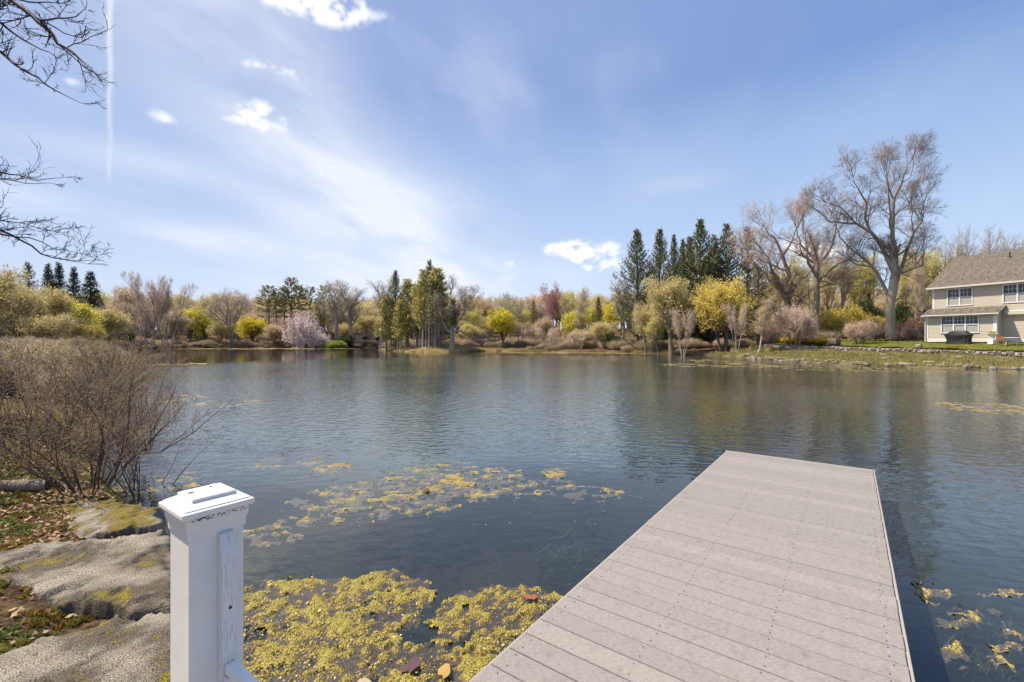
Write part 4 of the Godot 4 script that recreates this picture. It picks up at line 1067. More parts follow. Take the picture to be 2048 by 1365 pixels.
func build_woods() -> void:
	# far wood behind the trees that can be told apart
	var g := RandomNumberGenerator.new()
	g.seed = 77
	var lists := {"bare_upright": [], "brown_bud": [], "green_bud_b": [], "tan_bud_b": [], "bare_stems": []}
	var keys := lists.keys()
	for i in 850:
		var right := i % 3 == 0
		var k := g.randf_range(0.55, 1.35) if right else g.randf_range(-1.35, 0.6)
		var z := g.randf_range(95.0, 190.0) if right else g.randf_range(142.0, 230.0)
		var x := k * z
		var hh := (g.randf_range(7.5, 11.0) if right else g.randf_range(8.0, 13.0)) * (z / 140.0 if not right else z / 120.0)
		var key: String = keys[g.randi() % keys.size()]
		var pr: Dictionary = proto[key]
		var s: float = hh / pr.h
		lists[key].append(Transform3D(Basis(Vector3.UP, g.randf() * TAU).scaled(Vector3(s * 1.15, s, s * 1.15)), Vector3(x, height(Vector2(x, -z)) - 0.2, -z)))
	for key in keys:
		scatter("far_woodland", joined(key), lists[key], []).set_meta("label", "far woodland that closes the view behind the shore trees")
	# brush along the shores and under the trees
	var a := [[], []]
	var ph: float = proto["brush"].h
	for i in 5200:
		var k := g.randf_range(-1.25, 1.2)
		var z := g.randf_range(40.0, 150.0)
		var p := Vector2(k * z, -z)
		var d := shore_dist(p)
		if d < 0.4 or d > 42.0:
			continue
		var island := ((p - Vector2(-14.0, -83.0)) / Vector2(17.0, 11.0)).length() < 1.0
		if island:
			continue
		var s := g.randf_range(0.8, 2.3) / ph * (0.6 if d < 2.0 else 1.0)
		if p.x > 14.0:
			var w := wall_at(p)
			if w.z <= 0.5 and w.x < 17.0 or p.x > 40.0 and p.y > -60.0:
				continue
			if w.z < 16.0 and d < 9.0:
				if g.randf() < 0.85:
					continue
				s *= 0.5
		elif d < 9.0 and p.x > 2.0:
			s *= 0.7
		a[g.randi() % 2].append(Transform3D(Basis(Vector3.UP, g.randf() * TAU).scaled(Vector3(s * 1.3, s, s * 1.3)), Vector3(p.x, height_d(p, d) - 0.05, p.y)))
	for i in 900:
		var k := g.randf_range(-1.3, -0.52)
		var z := g.randf_range(12.0, 46.0)
		var p := Vector2(k * z, -z)
		var d := shore_dist(p)
		if d < 0.3:
			continue
		var s := g.randf_range(0.7, 1.5) / ph
		a[g.randi() % 2].append(Transform3D(Basis(Vector3.UP, g.randf() * TAU).scaled(Vector3(s * 1.3, s, s * 1.3)), Vector3(p.x, height_d(p, d) - 0.05, p.y)))
	for k in 2:
		scatter("undergrowth", joined(["brush", "brush_b"][k]), a[k], []).set_meta("label", "bare brown undergrowth along the shores below the trees")
	# grass tufts: lawn, bank and island
	var tuft := MB.new()
	for i in 14:
		var d := (Vector3.UP + rv(g) * 0.55).normalized()
		var p := Vector3(g.randf_range(-0.16, 0.16), -0.02, g.randf_range(-0.16, 0.16))
		tuft.leaf(p, d, perp(d, g), g.randf_range(0.12, 0.26), 0.012, Color.WHITE)
	mat("tuft", Color.WHITE, 0.8, true, 0.3)
	var tm := tuft.mesh(M.tuft)
	var wh := []
	var cs := []
	for i in 30000:
		var p := Vector2(g.randf_range(10.0, 56.0), -g.randf_range(26.0, 74.0))
		if g.randf() < 0.12:
			p = Vector2(-14.0, -83.0) + Vector2(g.randf_range(-17, 17), g.randf_range(-10, 10))
		var d := shore_dist(p)
		if d < 0.25:
			continue
		var col := Color(0.36, 0.28, 0.13).lerp(Color(0.20, 0.22, 0.06), g.randf())
		var s := g.randf_range(0.6, 1.5)
		if p.x > 8.0:
			var w := wall_at(p)
			if w.x > 0.0:
				if w.x < 2.2 or w.x > 16.0 or w.z > 0.0:
					continue
				col = vary(Color(0.24, 0.27, 0.06), g, 0.3)
				s *= 0.45
			elif d > 10.0:
				continue
		else:
			col = vary(Color(0.46, 0.35, 0.17), g, 0.25)
		wh.append(Transform3D(Basis(Vector3.UP, g.randf() * TAU).scaled(Vector3.ONE * s), Vector3(p.x, height_d(p, d), p.y)))
		cs.append(col)
	scatter("grass", tm, wh, cs).set_meta("label", "short lawn grass and dry tufts on the right bank and the mound")

# ---------------------------------------------------------------- house and garden
func window(o: Node3D, x0: float, x1: float, y0: float, y1: float, z: float, lights: int) -> void:
	# a frame with sashes side by side; the blind is drawn behind each lower pane
	var fr := MB.new()
	var t := 0.09
	fr.box(Vector3(x0 - t, y0 - t, z - 0.02), Vector3(x1 + t, y0, z + 0.06))
	fr.box(Vector3(x0 - t, y1, z - 0.02), Vector3(x1 + t, y1 + t * 1.2, z + 0.06))
	fr.box(Vector3(x0 - t, y0, z - 0.02), Vector3(x0, y1, z + 0.058))
	fr.box(Vector3(x1, y0, z - 0.02), Vector3(x1 + t, y1, z + 0.058))
	var w := (x1 - x0) / lights
	var ym := (y0 + y1) * 0.5
	for k in lights:
		var a := x0 + k * w
		if k > 0:
			fr.box(Vector3(a - 0.055, y0, z - 0.02), Vector3(a + 0.055, y1, z + 0.052))
		fr.box(Vector3(a + 0.056, ym - 0.035, z - 0.02), Vector3(a + w - 0.056, ym + 0.035, z + 0.045))
	var f := put("window", fr.mesh(M.trim), o)
	for k in lights:
		var a := x0 + k * w + 0.055
		var b := x0 + (k + 1) * w - 0.055
		for half in 2:
			var lo := y0 if half == 0 else ym + 0.035
			var hi := ym - 0.035 if half == 0 else y1
			var p := MB.new()
			p.quad(Vector3(a, lo, z + 0.012), Vector3(a, hi, z + 0.012), Vector3(b, hi, z + 0.012), Vector3(b, lo, z + 0.012))
			put("pane", p.mesh(M.glass), f)
			if half == 0:
				var bl := MB.new()
				bl.box(Vector3(a, lo, z - 0.03), Vector3(b, hi, z - 0.012))
				put("blind", bl.mesh(M.blind), f)
			else:
				var mu := MB.new()
				for j in [1, 2]:
					var xx := lerpf(a, b, j / 3.0)
					mu.box(Vector3(xx - 0.012, lo, z + 0.016), Vector3(xx + 0.012, hi, z + 0.03))
				mu.box(Vector3(a, (lo + hi) * 0.5 - 0.012, z + 0.017), Vector3(b, (lo + hi) * 0.5 + 0.012, z + 0.029))
				put("muntin", mu.mesh(M.trim), f)

func clapboards(b: MB, x0: float, x1: float, y0: float, y1: float, z: float, holes: Array) -> void:
	# lapped boards 0.13 m high, left out where windows are
	var y := y0
	while y < y1 - 0.01:
		var yt := minf(y + 0.13, y1)
		var spans := [[x0, x1]]
		for h in holes:
			if yt > h[2] - 0.05 and y < h[3] + 0.05:
				var cut := []
				for s in spans:
					if h[0] > s[0] and h[1] < s[1]:
						cut.append([s[0], h[0]])
						cut.append([h[1], s[1]])
					else:
						cut.append(s)
				spans = cut
		for s in spans:
			b.quad(Vector3(s[0], y, z + 0.022), Vector3(s[0], yt, z + 0.004), Vector3(s[1], yt, z + 0.004), Vector3(s[1], y, z + 0.022))
			b.quad(Vector3(s[0], y, z), Vector3(s[0], y, z + 0.022), Vector3(s[1], y, z + 0.022), Vector3(s[1], y, z))
		y += 0.13

func side_boards(b: MB, z0: float, z1: float, y0: float, y1: float, x: float, dir: float) -> void:
	var y := y0
	while y < y1 - 0.01:
		var yt := minf(y + 0.13, y1)
		if dir < 0:
			b.quad(Vector3(x - 0.022, y, z0), Vector3(x - 0.004, yt, z0), Vector3(x - 0.004, yt, z1), Vector3(x - 0.022, y, z1))
		else:
			b.quad(Vector3(x + 0.022, y, z1), Vector3(x + 0.004, yt, z1), Vector3(x + 0.004, yt, z0), Vector3(x + 0.022, y, z0))
		y += 0.13

func roof_slab(a: Vector3, b: Vector3, c: Vector3, d: Vector3, thick: float) -> MB:
	# a..d clockwise from the front left eave; a slab of that thickness below
	var r := MB.new()
	var dn := Vector3.DOWN * thick
	r.quad(a, d, c, b)
	r.quad(a + dn, b + dn, c + dn, d + dn)
	for e in [[a, b], [b, c], [c, d], [d, a]]:
		r.quad(e[0] + dn, e[0], e[1], e[1] + dn)
	return r

func build_house() -> void:
	mat("siding", Color(0.485, 0.435, 0.355), 0.6)
	mat("trim", Color(0.66, 0.66, 0.65), 0.45)
	mat("gutter", Color(0.52, 0.52, 0.50), 0.4)
	mat("blind", Color(0.52, 0.505, 0.47), 0.7)
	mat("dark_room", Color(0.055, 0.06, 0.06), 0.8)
	var gl := mat("glass", Color(0.05, 0.06, 0.07), 0.03)
	gl.transparency = BaseMaterial3D.TRANSPARENCY_ALPHA
	gl.albedo_color.a = 0.18
	gl.metallic_specular = 0.5
	var sh := mat("shingle", Color(0.19, 0.165, 0.14), 0.9)
	tri(sh, Vector3(0.55, 0.55, 0.55), noise_tex(512, 0.045, FastNoiseLite.TYPE_CELLULAR, 2, 71, [[0.1, 0.5, 0.9], [0.55, 0.85, 1.0]]), noise_tex(512, 0.06, FastNoiseLite.TYPE_SIMPLEX, 3, 72, [], 8.0), 0.5, false)
	var o := base("house", Vector3(42.6, 1.82, -46.0), -1.1593)
	tag(o, "beige two-storey clapboard house with brown shingle roof on the right bank", "house")
	var L := 17.0
	var D := 10.0
	var E := 5.62
	# main block
	var wl := MB.new()
	var holes := [[1.1, 3.05, 3.5, 5.2], [5.05, 7.0, 3.5, 5.2], [9.2, 11.1, 3.5, 5.2], [7.6, 9.6, 0.0, 2.15]]
	clapboards(wl, 0.0, L, 0.3, E - 0.12, 0.0, holes)
	side_boards(wl, -D, 0.0, 0.3, E, 0.0, -1.0)
	side_boards(wl, -D, 0.0, 0.3, E, L, 1.0)
	# gable ends
	for s in [[0.0, -1.0], [L, 1.0]]:
		var g := [Vector3(s[0], E, 0), Vector3(s[0], E, -D), Vector3(s[0], E + 3.25, -D * 0.5)]
		if s[1] < 0:
			wl.quad(g[1], g[2], g[2], g[0])
		else:
			wl.quad(g[0], g[2], g[2], g[1])
	wl.quad(Vector3(L, 0, -D), Vector3(L, E, -D), Vector3(0, E, -D), Vector3(0, 0, -D))
	put("wall", wl.mesh(M.siding), o)
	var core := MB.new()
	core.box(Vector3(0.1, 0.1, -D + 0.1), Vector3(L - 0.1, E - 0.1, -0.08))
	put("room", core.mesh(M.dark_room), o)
	var tr := MB.new()
	tr.box(Vector3(-0.03, 0.0, -D), Vector3(L + 0.03, 0.3, 0.035))
	tr.box(Vector3(-0.045, 0.302, -0.14), Vector3(0.13, E - 0.13, 0.04))
	tr.box(Vector3(5.2, 2.72, -0.02), Vector3(L, 2.86, 0.05))
	put("corner_trim", tr.mesh(M.trim), o)
	# main roof: a gable, ridge along the wall
	var ov := 0.45
	var drop := 0.65 * ov
	var rz := -D * 0.5
	var rh := E + 3.25
	var ft := roof_slab(Vector3(-0.35, E - drop + 0.1, ov), Vector3(L + 0.35, E - drop + 0.1, ov), Vector3(L + 0.35, rh + 0.1, rz), Vector3(-0.35, rh + 0.1, rz), 0.12)
	var roof := put("roof", ft.mesh(M.shingle), o)
	var bk := roof_slab(Vector3(-0.35, rh + 0.102, rz), Vector3(L + 0.35, rh + 0.102, rz), Vector3(L + 0.35, E - drop + 0.1, -D - ov), Vector3(-0.35, E - drop + 0.1, -D - ov), 0.12)
	put("back_slope", bk.mesh(M.shingle), roof)
	var vp := MB.new()
	vp.tube(PackedVector3Array([Vector3(4.3, rh - 1.0, rz + 1.4), Vector3(4.3, rh - 0.25, rz + 1.4)]), PackedFloat32Array([0.06, 0.06]), 8, Color.WHITE)
	put("vent_pipe", vp.mesh(M.dark_room), roof)
	var gu := MB.new()
	gu.box(Vector3(-0.36, E - drop - 0.08, ov - 0.02), Vector3(L + 0.36, E - drop + 0.075, ov + 0.11), Color.WHITE, 0.02)
	put("gutter", gu.mesh(M.gutter), o)
	var so := MB.new()
	so.box(Vector3(-0.3, E - drop - 0.062, 0.02), Vector3(L + 0.3, E - drop - 0.04, ov - 0.03))
	put("soffit", so.mesh(M.trim), o)
	var rk := MB.new()
	for sg in [0.0, 1.0]:
		var a := Vector3(-0.37, E - drop - 0.1, ov if sg == 0.0 else -D - ov)
		var b := Vector3(-0.37, rh - 0.08, rz)
		rk.quad(a, a + Vector3(0, 0.19, 0), b + Vector3(0, 0.19, 0), b)
		rk.quad(b, b + Vector3(0, 0.19, 0), a + Vector3(0, 0.19, 0), a)
	put("rake_board", rk.mesh(M.trim), o)
	window(o, 1.2, 2.95, 3.58, 5.12, 0.0, 2)
	window(o, 5.15, 6.9, 3.58, 5.12, 0.0, 2)
	window(o, 9.3, 11.0, 3.58, 5.12, 0.0, 2)
	# sliding door
	var sd := MB.new()
	sd.box(Vector3(7.6, 0.08, -0.02), Vector3(7.72, 2.1, 0.06))
	sd.box(Vector3(9.48, 0.08, -0.02), Vector3(9.6, 2.1, 0.06))
	sd.box(Vector3(7.6, 2.1, -0.02), Vector3(9.6, 2.22, 0.062))
	sd.box(Vector3(8.53, 0.08, -0.02), Vector3(8.67, 2.1, 0.055))
	var door := put("sliding_door", sd.mesh(M.trim), o)
	for k in 2:
		var p := MB.new()
		var a := 7.72 + k * 0.95
		p.quad(Vector3(a, 0.1, 0.01), Vector3(a, 2.1, 0.01), Vector3(a + 0.81, 2.1, 0.01), Vector3(a + 0.81, 0.1, 0.01))
		put("pane", p.mesh(M.glass), door)
	# awning housing over the patio
	var aw := MB.new()
	aw.box(Vector3(5.35, 2.42, 0.06), Vector3(11.0, 2.66, 0.34), Color.WHITE, 0.03)
	put("awning_case", aw.mesh(M.siding), o)
	# one-storey bay in front of the main wall
	var B := 1.1
	var W := 5.05
	var bw := MB.new()
	clapboards(bw, 0.0, W, 0.3, 2.62, B, [[1.1, 3.9, 0.8, 2.5]])
	side_boards(bw, 0.04, B, 0.3, 3.0, 0.0, -1.0)
	side_boards(bw, 0.04, B, 0.3, 3.0, W, 1.0)
	put("bay_wall", bw.mesh(M.siding), o)
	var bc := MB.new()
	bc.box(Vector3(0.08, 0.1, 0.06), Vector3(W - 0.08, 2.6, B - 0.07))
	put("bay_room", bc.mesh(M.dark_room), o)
	var bt := MB.new()
	bt.box(Vector3(-0.03, 0.0, 0.06), Vector3(W + 0.03, 0.3, B + 0.035))
	bt.box(Vector3(-0.04, 0.302, B - 0.12), Vector3(0.11, 2.6, B + 0.04))
	bt.box(Vector3(W - 0.2, 0.302, B - 0.14), Vector3(W + 0.04, 2.6, B + 0.04))
	put("corner_trim", bt.mesh(M.trim), o)
	var br := roof_slab(Vector3(-0.3, 2.62, B + 0.4), Vector3(W + 0.3, 2.62, B + 0.4), Vector3(W + 0.3, 3.32, 0.03), Vector3(-0.3, 3.32, 0.03), 0.1)
	put("bay_roof", br.mesh(M.shingle), o)
	var bg := MB.new()
	bg.box(Vector3(-0.31, 2.5, B + 0.38), Vector3(W + 0.31, 2.61, B + 0.49), Color.WHITE, 0.02)
	put("gutter", bg.mesh(M.gutter), o)
	window(o, 1.2, 3.8, 0.9, 2.4, B, 3)
	var dp := MB.new()
	dp.tube(PackedVector3Array([Vector3(-0.1, 2.55, B + 0.42), Vector3(-0.1, 2.35, B + 0.1), Vector3(-0.1, 0.1, B + 0.1), Vector3(-0.1, 0.02, B + 0.25)]), PackedFloat32Array([0.05, 0.05, 0.05, 0.05]), 8, Color.WHITE)
	put("downspout", dp.mesh(M.trim), o)
	# things on the patio strip in front
	var at := func(x: float, z: float) -> Vector3:
		return o.transform * Vector3(x, 0, z)
	grill(at.call(2.85, 2.1), -1.1593)
	urn(at.call(5.25, 2.3))
	patio(at.call(6.6, 2.6), -1.1593)

func on_ground(p: Vector3) -> Vector3:
	return Vector3(p.x, height(Vector2(p.x, p.z)), p.z)

func grill(p: Vector3, turn: float) -> void:
	var o := base("covered_grill", on_ground(p), turn)
	tag(o, "large barbecue grill under a draped black cover, below the triple window", "grill")
	var b := MB.new()
	var g := RandomNumberGenerator.new()
	g.seed = 8
	# the cloth: rings that follow hood, shelves and the gathered hem
	var prof := [[0.0, 0.90, 0.36], [0.12, 0.88, 0.34], [0.35, 0.84, 0.30], [0.66, 0.92, 0.33], [0.80, 1.0, 0.36], [0.87, 0.98, 0.35], [0.96, 0.80, 0.33], [1.14, 0.58, 0.28], [1.22, 0.48, 0.22], [1.24, 0.0, 0.0]]
	var m := 48
	for i in prof.size():
		for k in m:
			var a := TAU * k / m
			var fold: float = 0.045 * sin(a * 11.0 + prof[i][0] * 2.0) * smoothstep(0.85, 0.1, prof[i][0]) + 0.02 * sin(a * 5.0 + prof[i][0] * 9.0)
			var ca := cos(a)
			var sa := sin(a)
			var x: float = signf(ca) * pow(absf(ca), 0.45) * prof[i][1] * (1.0 + fold)
			var z: float = signf(sa) * pow(absf(sa), 0.45) * prof[i][2] * (1.0 + fold * 2.0)
			var sag: float = 0.05 * sin(a * 3.0 + 1.0) * (1.0 if i > 3 and i < 8 else 0.0)
			b.v.append(Vector3(x, prof[i][0] + sag, z))
			b.c.append(Color.WHITE)
	for i in prof.size() - 1:
		for k in m:
			var q := i * m + k
			var r := i * m + (k + 1) % m
			b.ix.append_array([q, r, q + m, r, r + m, q + m])
	b.n.resize(b.v.size())
	for i in range(0, b.ix.size(), 3):
		var f := (b.v[b.ix[i + 2]] - b.v[b.ix[i]]).cross(b.v[b.ix[i + 1]] - b.v[b.ix[i]])
		for k in 3:
			b.n[b.ix[i + k]] += f
	for i in b.n.size():
		b.n[i] = b.n[i].normalized()
	put("cover", b.mesh(mat("cover", Color(0.022, 0.022, 0.025), 0.5)), o)

func lathe(prof: Array, sides := 20) -> MB:
	var b := MB.new()
	for i in prof.size():
		var t := Vector2(prof[mini(i + 1, prof.size() - 1)][0] - prof[maxi(i - 1, 0)][0], prof[mini(i + 1, prof.size() - 1)][1] - prof[maxi(i - 1, 0)][1]).normalized()
		for k in sides:
			var a := TAU * k / sides
			b.v.append(Vector3(cos(a) * prof[i][0], prof[i][1], sin(a) * prof[i][0]))
			b.n.append(Vector3(cos(a) * t.y, -t.x, sin(a) * t.y))
			b.c.append(Color.WHITE)
	for i in prof.size() - 1:
		for k in sides:
			var p := i * sides + k
			var q := i * sides + (k + 1) % sides
			b.ix.append_array([p, q, p + sides, q, q + sides, p + sides])
	return b

func urn(p: Vector3) -> void:
	var o := base("planter_urn", on_ground(p))
	tag(o, "white pedestal urn planted with yellow flowers at the corner of the bay", "planter")
	var pd := MB.new()
	pd.box(Vector3(-0.24, 0, -0.24), Vector3(0.24, 0.42, 0.24), Color.WHITE, 0.02)
	put("pedestal", pd.mesh(M.trim), o)
	put("bowl", lathe([[0.16, 0.42], [0.12, 0.5], [0.10, 0.58], [0.18, 0.7], [0.30, 0.82], [0.34, 0.92], [0.38, 0.96], [0.38, 0.99], [0.31, 0.985], [0.0, 0.95]]).mesh(M.trim), o)
	var f := MB.new()
	var g := RandomNumberGenerator.new()
	g.seed = 4
	for i in 90:
		var a := g.randf() * TAU
		var r := sqrt(g.randf()) * 0.26
		var q := Vector3(cos(a) * r, 0.95 + g.randf() * 0.1, sin(a) * r)
		var d := (Vector3.UP + rv(g) * 0.7).normalized()
		f.leaf(q, d, perp(d, g), 0.16, 0.03, Color(0.08, 0.14, 0.03) if i % 2 else Color(0.75, 0.56, 0.05))
	put("flowers", f.mesh(M.leaf), o)

func chair(p: Vector3, turn: float, label: String) -> void:
	var o := base("patio_chair", on_ground(p), turn)
	tag(o, label, "chair", "wooden chairs at the patio table")
	for s in [-1, 1]:
		for t in [-1, 1]:
			var l := MB.new()
			l.box(Vector3(s * 0.25 - 0.025, 0, t * 0.22 - 0.025), Vector3(s * 0.25 + 0.025, 0.42 if t > 0 else 0.92, t * 0.22 + 0.025))
			put("leg", l.mesh(M.chair_wood), o)
	for k in 5:
		var st := MB.new()
		st.box(Vector3(-0.29, 0.422, -0.19 + k * 0.095), Vector3(0.29, 0.445, -0.11 + k * 0.095))
		put("seat_slat", st.mesh(M.chair_wood), o)
	for k in 4:
		var sl := MB.new()
		sl.box(Vector3(-0.2 + k * 0.115, 0.5, -0.235), Vector3(-0.13 + k * 0.115, 0.9, -0.21))
		put("back_slat", sl.mesh(M.chair_wood), o)

func patio(p: Vector3, turn: float) -> void:
	mat("chair_wood", Color(0.30, 0.13, 0.06), 0.6)
	var o := base("patio_table", on_ground(p), turn)
	tag(o, "low round white patio table between two brown chairs", "table")
	put("table_top", lathe([[0.0, 0.60], [0.62, 0.60], [0.65, 0.62], [0.65, 0.64], [0.62, 0.66], [0.0, 0.665]], 28).mesh(M.trim), o)
	for k in 4:
		var a := TAU * k / 4 + 0.7
		var l := MB.new()
		l.tube(PackedVector3Array([Vector3(cos(a) * 0.45, 0, sin(a) * 0.45), Vector3(cos(a) * 0.4, 0.6, sin(a) * 0.4)]), PackedFloat32Array([0.03, 0.03]), 8, Color.WHITE)
		put("leg", l.mesh(M.trim), o)
	var b := Basis(Vector3.UP, turn)
	chair(p + b * Vector3(-0.35, 0, 0.95), turn + PI, "brown wooden patio chair on the pond side of the white table")
	chair(p + b * Vector3(1.05, 0, 0.35), turn - 1.3, "brown wooden patio chair at the right edge of the view")

func stone_mesh(g: RandomNumberGenerator, s: Vector3, sides := 7) -> ArrayMesh:
	# an irregular field stone, flat-shaded facets with knocked-off edges
	var rings := []
	var off := []
	for k in sides:
		off.append(g.randf_range(0.78, 1.15))
	for r in [[0.0, 0.80], [0.25, 1.0], [0.7, 0.97], [1.0, 0.72]]:
		var ring := PackedVector3Array()
		for k in sides:
			var a := TAU * k / sides
			var u: float = r[1] * off[k] * g.randf_range(0.93, 1.07)
			ring.append(Vector3(cos(a) * u * s.x * 0.5, (r[0] + g.randf_range(-0.06, 0.06)) * s.y, sin(a) * u * s.z * 0.5))
		rings.append(ring)
	var b := MB.new()
	for i in 3:
		for k in sides:
			var j := (k + 1) % sides
			b.quad(rings[i][j], rings[i + 1][j], rings[i + 1][k], rings[i][k])
	var top := Vector3(0, s.y * g.randf_range(0.98, 1.08), 0)
	for k in sides:
		var j := (k + 1) % sides
		b.quad(rings[3][k], rings[3][j], top, top)
	for i in b.n.size():
		if b.n[i].length() < 0.5:
			b.n[i] = Vector3.UP
	return b.mesh(null)

func build_stones() -> void:
	var g := RandomNumberGenerator.new()
	g.seed = 61
	var stex := noise_tex(512, 0.05, FastNoiseLite.TYPE_SIMPLEX_SMOOTH, 5, 62, [[0.2, 0.8], [0.55, 1.0]])
	var snor := noise_tex(512, 0.08, FastNoiseLite.TYPE_SIMPLEX_SMOOTH, 4, 63, [], 10.0)
	var mats := []
	for c in [Color(0.40, 0.34, 0.26), Color(0.33, 0.27, 0.20), Color(0.46, 0.41, 0.33), Color(0.25, 0.20, 0.155)]:
		var m := StandardMaterial3D.new()
		m.resource_name = "field_stone"
		m.albedo_color = c.linear_to_srgb()
		m.roughness = 0.9
		mats.append(tri(m, Vector3(1.6, 1.6, 1.6), stex, snor, 0.6, false))
	var shapes := []
	for k in 8:
		shapes.append(stone_mesh(g, Vector3(1, 1, 1)))
	# dry-laid retaining wall: courses of stones, round pale ones on top
	var o := base("stone_wall", Vector3.ZERO)
	tag(o, "low dry-laid stone retaining wall below the lawn, pale stones on top", "wall")
	var earth := MB.new()
	var lens := 0.0
	for i in wall.size() - 1:
		var a := wall[i]
		var b := wall[i + 1]
		var n := Vector3(-(b.z - a.z), 0, b.x - a.x).normalized() * -1.0
		earth.quad(Vector3(a.x, a.y - 0.9, a.z), Vector3(a.x, a.y - 0.1, a.z), Vector3(b.x, b.y - 0.1, b.z), Vector3(b.x, b.y - 0.9, b.z))
		lens += Vector2(b.x - a.x, b.z - a.z).length()
	put("earth_core", earth.mesh(M.ground), o)
	for i in wall.size() - 1:
		var a := wall[i]
		var b := wall[i + 1]
		var seg := Vector3(b.x - a.x, 0, b.z - a.z)
		var ln := seg.length()
		if a.z > -22.0:
			continue
		var dir := seg / ln
		var turn := atan2(-dir.z, dir.x)
		for course in 3:
			var s := g.randf() * 0.3
			while s < ln:
				var wd := g.randf_range(0.24, 0.6) if course < 2 else g.randf_range(0.18, 0.42)
				var hh := g.randf_range(0.13, 0.22) if course < 2 else g.randf_range(0.10, 0.17)
				var p := a.lerp(b, s / ln)
				var y := p.y - 0.56 + course * 0.18 + g.randf_range(-0.03, 0.03)
				if course < 2 and g.randf() < 0.12:
					s += wd
					continue
				var st := put("stone", shapes[g.randi() % shapes.size()], o)
				st.transform = Transform3D(Basis(Vector3.UP, turn + g.randf_range(-0.2, 0.2)) * Basis.from_scale(Vector3(wd, hh, g.randf_range(0.28, 0.42))), Vector3(p.x, y, p.z))
				st.material_override = mats[(2 if g.randf() < 0.55 else 0) if course == 2 else g.randi() % 4]
				s += wd * (0.93 if course < 2 else g.randf_range(0.95, 1.4))
	# stones along the waterline
	var spots := []
	for i in shore.size() - 1:
		var a := shore[i]
		var b := shore[i + 1]
		if a.y > -28.0 or a.x < 14.0 or a.y < -50.0:
			continue
		var ln := a.distance_to(b)
		var s := 0.0
		while s < ln:
			spots.append(a.lerp(b, s / ln))
			s += g.randf_range(0.22, 0.62)
	var slabs := 0
	for p in spots:
		var q: Vector2 = p + Vector2(g.randf_range(-0.2, 0.9), g.randf_range(-0.9, 0.2))
		var st := put("shore_stone", shapes[g.randi() % shapes.size()], null, Vector3(q.x, height(q) - 0.07, q.y))
		var big := g.randf() < 0.12
		st.basis = Basis(Vector3.UP, g.randf() * TAU) * Basis.from_scale(Vector3(g.randf_range(0.9, 1.5), 0.22, g.randf_range(0.5, 0.8)) if big else Vector3(g.randf_range(0.25, 0.6), g.randf_range(0.14, 0.3), g.randf_range(0.25, 0.5)))
		st.material_override = mats[g.randi() % 4 if big else [0, 2, 0, 1][g.randi() % 4]]
		if big:
			tag(st, "long flat grey slab among the stones at the waterline of the right bank", "stone", "flat slabs at the right waterline")
		else:
			tag(st, "small pale field stone at the waterline of the right bank", "stone", "stones along the right waterline")
	# loose stones higher on the grassy slope
	for i in 26:
		var k := g.randf_range(0.58, 1.12)
		var z := g.randf_range(33.0, 46.0)
		var q := Vector2(k * z, -z)
		var d := shore_dist(q)
		if d < 1.0 or wall_at(q).x > -0.6:
			continue
		var st := put("bank_stone", shapes[g.randi() % shapes.size()], null, Vector3(q.x, height_d(q, d) - 0.06, q.y))
		st.basis = Basis(Vector3.UP, g.randf() * TAU) * Basis.from_scale(Vector3(g.randf_range(0.3, 0.9), g.randf_range(0.15, 0.25), g.randf_range(0.3, 0.6)))
		st.material_override = mats[g.randi() % 3]
		tag(st, "loose pale stone half sunk in the grassy slope below the stone wall", "stone", "loose stones on the right slope")
	# two marked boulders
	var bl := put("boulder", shapes[2], null, on_ground(Vector3(47.3 * 0.975, 0, -43.5)))
	bl.basis = Basis.from_scale(Vector3(0.55, 0.35, 0.5))
	bl.material_override = mats[2]
	tag(bl, "single rounded grey stone on the lawn edge left of the covered grill", "stone")
	bl.position = on_ground(Vector3(37.4, 0, -41.8))
	var dk := put("boulder", shapes[4], null, on_ground(Vector3(34.9, 0, -49.3)))
	dk.basis = Basis.from_scale(Vector3(1.5, 0.8, 1.1))
	dk.material_override = mats[3]
	tag(dk, "dark weathered boulder at the right end of the daffodil bed", "boulder")
	# daffodils: flowers nobody could count at this distance
	var f := MB.new()
	for i in 1500:
		var t := g.randf()
		var p := on_ground(Vector3(lerpf(31.6, 34.5, t), 0, lerpf(-51.8, -49.6, t)) + Vector3(g.randf_range(-0.5, 0.7), 0, g.randf_range(-1.5, 0.3)))
		p.y += 0.3 * g.randf()
		var h := g.randf_range(0.25, 0.55)
		for k in 2:
			var d := (Vector3.UP + rv(g) * 0.4).normalized()
			f.leaf(p, d, perp(d, g), h, 0.018, vary(Color(0.09, 0.15, 0.04), g))
		if i % 3 != 0:
			for k in 3:
				var d := rv(g).normalized()
				f.leaf(p + Vector3(0, h, 0), d, perp(d, g), 0.12, 0.045, vary(Color(0.85, 0.56, 0.02), g, 0.15))
	tag(put("daffodils", f.mesh(M.leaf)), "bed of yellow daffodils above the stone wall, left of the lawn", "flower bed", "", "stuff")
	var f2 := MB.new()
	for i in 420:
		var t := g.randf()
		var p := on_ground(Vector3(lerpf(38.5, 51.0, t), 0, -57.0 + g.randf_range(-1.2, 0.6)))
		var h := g.randf_range(0.15, 0.35)
		var d := (Vector3.UP + rv(g) * 0.4).normalized()
		f2.leaf(p, d, perp(d, g), h, 0.02, vary(Color(0.10, 0.15, 0.04), g))
		d = rv(g).normalized()
		f2.leaf(p + Vector3(0, h, 0), d, perp(d, g), 0.13, 0.05, vary(Color(0.75, 0.52, 0.06), g, 0.2))
	tag(put("daffodils", f2.mesh(M.leaf)), "sparse yellow flowers round the foot of the giant bare tree", "flower bed", "", "stuff")
	# mulch ring under the giant tree
	var mu := MB.new()
